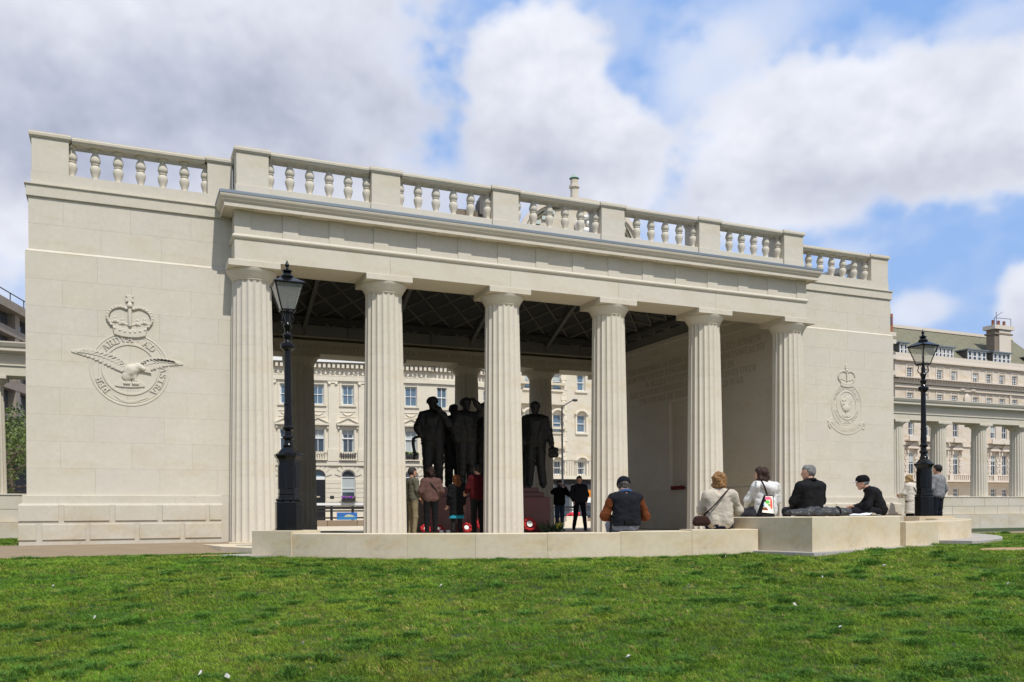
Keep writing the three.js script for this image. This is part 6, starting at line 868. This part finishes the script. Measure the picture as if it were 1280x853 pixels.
// ------------------------------------------------------------------ bronze airmen on a granite plinth
{
  const pl = thing('granite_plinth', 'dark red granite plinth carrying the bronze figures', 'plinth'), x0 = -2.35, x1 = 1.52, z0 = -6.6, z1 = -3.55;
  for (let i = 0; i < 3; i++) { const a = mix(x0, x1, i / 3), b = mix(x0, x1, (i + 1) / 3); obj('granite_slab', block(a + 0.002, b - 0.002, 0.0, 1.06, z1 - 0.3, z1, 0.006), M.granite, pl); }
  obj('core', box(x0 + 0.01, x1, 0.0, 1.058, z0, z1 - 0.302), M.granite, pl); obj('upper_step', block(x0 + 0.1, x1 - 0.12, 1.062, 1.2, z0 + 0.1, z1 - 0.12, 0.01), M.granite, pl); obj('top_step', block(x0 + 0.22, x1 - 0.24, 1.202, 1.345, z0 + 0.2, z1 - 0.26, 0.01), M.granite, pl);
  const st = thing('bronze_statue', 'group of dark bronze airmen standing on the granite plinth', 'statue');
  const fig = (u, z, turn, s, spec) => { const p = atz(u, 600, z), f = figureGeos({ bulk: 1.3, legs: 1.38, boot: true, fold: 0.016, cell: 0.016, headCell: 0.009, ...spec }), extra = []; extra.push(hairGeo(spec.hat || 'short', f.q, f.J)); const J = f.J; extra.push(sdfGeo([B(add(J.neck, [0.1, -0.04, 0.03]), 0.05, add(J.neck, [-0.1, -0.04, 0.03]), 0.05), B(add(J.neck, [0.09, -0.02, -0.06]), 0.05, add(J.neck, [-0.09, -0.02, -0.06]), 0.05)], 0.05, 0.014, { fold: 0.01 })); for (const m of [-1, 1]) extra.push(metricUV(new THREE.TubeGeometry(new THREE.CatmullRomCurve3([[m * 0.12, 1.46, -0.09], [m * 0.13, 1.42, 0.11], [m * 0.1, 1.2, 0.17], [m * 0.04, 1.02, 0.16], [m * 0.12, 0.86, 0.1]].map(v => new THREE.Vector3(...v))), 14, 0.018, 5), 0.5)); if (spec.extra) extra.push(...spec.extra(J)); const g = merge([f.head, ...f.hands, f.jacket, f.trousers, ...f.shoes, ...extra]); const m = obj('airman_figure', g, M.bronze, st); m.position.set(p.x, 1.345, p.z); m.rotation.y = turn; m.scale.setScalar(s); };
  const bag = (x, y, z) => sdfGeo([B([x - 0.06, y, z], 0.05, [x + 0.06, y, z], 0.05), B([x - 0.05, y - 0.1, z], 0.06, [x + 0.05, y - 0.1, z], 0.06), B([x, y, z], 0.015, [x + 0.01, y + 0.16, z], 0.012)], 0.03, 0.016);
  fig(541.5, -4.75, -0.25, 1.5, { seed: 1, hat: 'cap', headYaw: 0.5, J: { elR: [-0.3, 1.16, 0.1], wrR: [-0.24, 1.0, 0.1], elL: [0.29, 1.24, 0.12], wrL: [0.1, 1.52, 0.16] }, extra: J => [0, 1].map(k => metricUV(new THREE.TubeGeometry(new THREE.CatmullRomCurve3([[-0.2, 1.0, 0.02], [-0.36 - 0.03 * k, 0.95, 0.05], [-0.37, 0.78 - 0.1 * k, 0.05], [-0.33 - 0.04 * k, 0.62 - 0.08 * k, 0.04]].map(v => new THREE.Vector3(...v))), 12, 0.022, 5), 0.5)) });
  fig(567, -5.5, 0.1, 1.46, { seed: 2, hat: 'short', J: { head: [0, 1.615, 0.03] } });
  fig(583, -4.6, 0.2, 1.5, { seed: 3, hat: 'cap', headPitch: -0.15, J: { elL: [0.38, 1.5, 0.06], wrL: [0.12, 1.68, 0.14], elR: [-0.27, 1.15, 0.0] } });
  fig(606, -5.3, 0.0, 1.5, { seed: 4, hat: 'short' });
  fig(628, -4.5, -0.1, 1.5, { seed: 5, hat: 'cap' });
  fig(648, -5.6, -0.2, 1.48, { seed: 6, hat: 'short' });
  fig(669.5, -4.7, -0.35, 1.5, { seed: 7, hat: 'cap', headYaw: -0.3, legs: 1.3, J: { elL: [0.27, 1.15, 0.0], wrL: [0.32, 0.88, 0.1], anL: [0.15, 0.085, 0.02], anR: [-0.13, 0.085, -0.02] }, extra: J => [bag(0.36, 0.78, 0.08)] });
}
// wreaths, cards and flowers laid at the plinth
{
  const R = rng(33), red = [flat(0.36, 0.008, 0.012, 0.8), flat(0.3, 0.01, 0.015, 0.7)], wreath = (label, u, z, y, r, tilt) => { const p = atz(u, 655, z), t = thing('wreath', label, 'wreath', [p.x, y + r + 0.06, p.z], 0, 'red wreaths laid at the plinth'); t.rotation.x = tilt; const g = []; for (let k = 0; k < 34; k++) { const a = k / 34 * 6.283 * 3, rr = r + (R() - 0.5) * r * 0.3; g.push(ball(Math.cos(a) * rr, Math.sin(a) * rr, (R() - 0.5) * 0.05, 0.03 + 0.015 * R(), 0.9, 0.5)); } obj('poppies', g, red[0], t); obj('centre_card', lathe([[0.001, 0], [r * 0.55, 0], [r * 0.55, 0.012], [0.001, 0.014]], 20).rotateX(Math.PI / 2), M.whitePaint, t); };
  wreath('red poppy wreath leaning on the plinth beside the maroon jumper', 603, -3.1, 0.08, 0.15, -0.3);
  wreath('red poppy wreath with a white card at the plinth corner below the bag-holding airman', 662, -3.2, 0.06, 0.16, -0.3);
  wreath('small red poppy wreath lying between the mauve jacket and black coat', 548.5, -2.9, 0.03, 0.1, -0.9);
  wreath('small red wreath between the two women by the plinth', 583, -3.2, 0.02, 0.12, -0.5);
  wreath('small red wreath at the feet of the woman in mauve', 532, -2.9, 0.03, 0.1, -0.6);
  for (const [u, v, lab] of [[552.5, 663.5, 'white card propped among the wreaths beside the mauve jacket'], [561, 664.5, 'white card propped among the wreaths beside the black coat']]) { const p = atz(u, v, -2.7), t = tag(obj('card', place(box(-0.055, 0.055, 0, 0.15, -0.004, 0.004), p.x, 0.0, p.z, 0.1, -0.35), M.whitePaint), lab, 'card', 'cards among the wreaths'); }
  const p = atz(690, 660, -3.0), b = thing('flower_bouquet', 'bouquet with dark leaves and yellow flowers at the plinth end', 'bouquet', [p.x, 0.0, p.z]), lf = []; for (let k = 0; k < 60; k++) { const a = R() * 6.28, L = 0.2 + 0.25 * R(), x = (R() - 0.5) * 0.5; const g = quads([[0, 0, 0], [0.03, L * 0.5, 0.01], [0, L, 0], [-0.03, L * 0.5, 0.01]], [[0, 1, 2, 3]]); g.rotateX(0.5 * (R() - 0.5)); g.rotateZ(1.8 * (R() - 0.3)); g.rotateY(a); g.translate(x, 0.01, 0.2 * (R() - 0.5)); lf.push(g); } obj('leaves', lf, new THREE.MeshStandardMaterial({ color: lin(0.025, 0.05, 0.018), roughness: 0.6, side: THREE.DoubleSide }), b); obj('flowers', Array.from({ length: 9 }, () => ball(0.1 + 0.2 * R(), 0.16 + 0.14 * R(), 0.1 * R(), 0.035)), flat(0.55, 0.5, 0.08), b);
  const wr = thing('wreath', 'dark red wreath lying on the niche ledge of the inscribed wall', 'wreath', [7.13, 1.34, -5.25]); obj('poppies', Array.from({ length: 24 }, (_, k) => ball(0.05 * Math.sin(k * 2.4), 0.05 + 0.03 * (k % 3), -0.35 + 0.03 * k, 0.05, 0.8)), flat(0.14, 0.01, 0.012), wr);
}
// ------------------------------------------------------------------ grass and litter on the lawn
const inPoly = (x, z, P) => { let c = false; for (let i = 0, j = P.length - 1; i < P.length; j = i++) if ((P[i][1] > z) !== (P[j][1] > z) && x < (P[j][0] - P[i][0]) * (z - P[i][1]) / (P[j][1] - P[i][1]) + P[i][0]) c = !c; return c; };
const bareSpots = [[-8.55, 4.0, 0.5, 0.35], [2.6, 10.4, 0.55, 0.3], [4.6, 9.6, 0.35, 0.2]];
function onLawn(x, z) {
  const r = Math.hypot(x, z), a = Math.atan2(-x, z) / D2R;
  if (z > -0.5 && r < 9.14 && Math.abs(a) < 62.5) return false; if (inPoly(x, z, [[-0.97, 10.06], [2.72, 8.97], [3.6, 7.0], [-1.4, 7.6]])) return false;
  if (r < 9.72 && a < -20 && a > -65) return false; if (r < 9.5 && a > 58 && a < 63.2) return false; if (x > -7.9 && x < 7.9 && z < 4) return false;
  if (z > pathIn(x) - 0.05 && z < pathOut(x) + 0.03) return false; if (x > -12 && x < 11.7 && z < 0.3) return false; if (z < colZ + 0.75) return false; for (const [px, pz, a2, b2] of bareSpots) if (((x - px) / a2) ** 2 + ((z - pz) / b2) ** 2 < 1 + 0.5 * perlin.noise(x * 6, z * 6, 1)) return false; return true;
}
{
  const R = rng(404), tuft = (n, spread, h, w) => { const P = [], pos = [], nor = []; for (let i = 0; i < n; i++) { const a = R() * 6.283, r = spread * Math.sqrt(R()), x = Math.cos(a) * r, z = Math.sin(a) * r, L = h * (0.55 + 0.7 * R()), b = R() * 6.283, lean = 0.25 + 0.75 * R(), dx = Math.cos(b) * lean * L, dz = Math.sin(b) * lean * L, wx = -Math.sin(b + 0.8) * w, wz = Math.cos(b + 0.8) * w, m = [x + dx * 0.35, L * 0.62, z + dz * 0.35], t = [x + dx, L * (1 - 0.28 * lean), z + dz]; pos.push(x - wx, -0.01, z - wz, x + wx, -0.01, z + wz, m[0] + wx * 0.7, m[1], m[2] + wz * 0.7, x - wx, -0.01, z - wz, m[0] + wx * 0.7, m[1], m[2] + wz * 0.7, m[0] - wx * 0.7, m[1], m[2] - wz * 0.7, m[0] - wx * 0.7, m[1], m[2] - wz * 0.7, m[0] + wx * 0.7, m[1], m[2] + wz * 0.7, ...t); } const g = new THREE.BufferGeometry(); g.setAttribute('position', new THREE.Float32BufferAttribute(pos, 3)); g.computeVertexNormals(); return g; };
  const mat = () => new THREE.MeshPhysicalMaterial({ color: lin(1, 1, 1), roughness: 0.8, specularIntensity: 0.2, transmission: 0.3, thickness: 0, side: THREE.DoubleSide });
  const kinds = [tuft(16, 0.05, 0.042, 0.0022), tuft(18, 0.055, 0.05, 0.0023), tuft(16, 0.045, 0.075, 0.0030)], N = 64000, centres = [], o = new THREE.Object3D(), col = new THREE.Color();
  kinds.forEach((g, kk) => {
    const im = new THREE.InstancedMesh(g, mat(), N); let n = 0, guard = 0; const spots = [];
    const NN = kk === 2 ? 15000 : N; while (n < NN && guard++ < N * 3) {
      // spread over the lawn, denser near the viewer
      const Z = 3.2 + 24 * Math.pow(R(), 1.75), lat = (R() * 2 - 1) * (Z * 0.66 + 1.2); let x = CAM.x + Math.sin(YAW) * Z + Math.cos(YAW) * lat, z = CAM.z - Math.cos(YAW) * Z + Math.sin(YAW) * lat;
      if (kk === 2) { if (n % 22 === 0 || !centres.length) centres[0] = [x, z, 0.04 + 0.12 * R() * R()]; const a = R() * 6.283, q = centres[0][2] * Math.sqrt(R()); x = centres[0][0] + Math.cos(a) * q * 1.5; z = centres[0][1] + Math.sin(a) * q; }
      if (!onLawn(x, z)) { centres.length = 0; continue; }
      const big = fbm(x * 0.55, z * 0.55, 1.2, 3), clump = fbm(x * 3.1, z * 3.1, 7.2, 3), dry = fbm(x * 0.9 + 9, z * 0.9, 4.4, 4), far = smooth(5, 14, Z);
      if (smooth(0.36, 0.46, fbm(x * 1.7, z * 1.7, 15.2, 3)) > R()) continue;   // worn spots
      const lump = smooth(0.12, 0.4, clump), s = (0.66 + 0.42 * lump + 0.25 * R()) * mix(1, 1.5, far); o.position.set(x, gy(x, z) - 0.003, z); o.rotation.set((R() - 0.5) * 0.25, R() * 6.283, (R() - 0.5) * 0.25); o.scale.set(s * mix(1, 1.25, far), s * (0.8 + 0.35 * smooth(-0.1, 0.5, clump)) / mix(1, 1.75, far), s * mix(1, 1.25, far)); o.updateMatrix(); im.setMatrixAt(n, o.matrix);
      const y = clamp(0.45 + 1.6 * dry + 0.7 * (R() - 0.5)), v = 0.58 + 0.85 * Math.pow(R(), 1.3) + 0.4 * big, straw = kk < 2 && R() < 0.06 ? 1 : 0; col.setRGB(mix(mix(0.13, 0.25, y), 0.44, straw) * v, mix(mix(0.265, 0.335, y), 0.36, straw) * v, mix(mix(0.024, 0.036, y), 0.12, straw) * v); if (kk === 2) col.setRGB(0.10 * v, 0.22 * v, 0.033 * v);   // coarser, bluer grass growing in clumps
      im.setColorAt(n, col); n++;
    }
    im.count = n; im.name = kk ? `grass_${String(kk).padStart(3, '0')}` : 'grass'; im.castShadow = im.receiveShadow = true; im.userData = { kind: 'stuff', label: ['short green grass blades of the lawn', 'taller green grass blades of the lawn', 'coarse darker grass clumps dotted over the lawn'][kk], category: 'grass' }; scene.add(im);
  });
}
// bare earth where feet have worn the grass away
bareSpots.forEach(([px, pz, a, b], i) => { const P = [], Q = []; for (let k = 0; k < 22; k++) { const t = k / 22 * 6.283, q = 1.05 + 0.3 * perlin.noise(Math.cos(t) * 2 + i, Math.sin(t) * 2, 3.3), x = px + Math.cos(t) * a * q, z = pz + Math.sin(t) * b * q; P.push([x, gy(x, z) + 0.008, z]); } P.push([px, gy(px, pz) + 0.012, pz]); for (let k = 0; k < 22; k++) Q.push([22, (k + 1) % 22, k]); struct(tag(obj('bare_earth', quads(P, Q), flat(0.36, 0.23, 0.12)), ['worn earth patch beside the lamp end of the long bench', 'worn earth patch in front of the block seat', 'small worn earth patch past the block seat'][i], 'earth')); });
// scraps of litter and a worn patch
{
  const L = [[66, 735], [118, 774], [551, 734], [379, 807], [250, 844], [284, 848], [907, 697.5], [861, 734], [994, 758], [1028, 723], [1105, 709], [1260, 732], [785, 824], [1050, 787]], R = rng(6);
  const ground = (u, v) => { const d = ray(u, v); let t = 3; for (let i = 0; i < 4000; i++) { t += 0.01; const x = CAM.x + d.x * t, z = CAM.z + d.z * t; if (CAM.y + d.y * t < gy(x, z) + 0.03) return [x, gy(x, z), z]; } return [0, 0, 0]; };
  L.forEach(([u, v], i) => { const p = ground(u, v), s = 0.011 + 0.014 * R(), g = quads([[-s, 0, -s * 0.4], [s * 0.8, 0.012, -s * 0.5], [s, 0.03, s * 0.4], [-s * 0.7, 0.015, s * 0.5], [0, 0.035, 0]], [[4, 1, 0], [4, 2, 1], [4, 3, 2], [4, 0, 3]]); g.rotateY(R() * 6); g.translate(p[0], p[1] + 0.03, p[2]); tag(obj('litter_scrap', g, new THREE.MeshStandardMaterial({ color: lin(0.48, 0.46, 0.42), roughness: 0.7, side: THREE.DoubleSide })), 'small white scrap of litter lying on the lawn', 'litter', 'white scraps of litter on the lawn'); });
}
renderer.render(scene, camera);
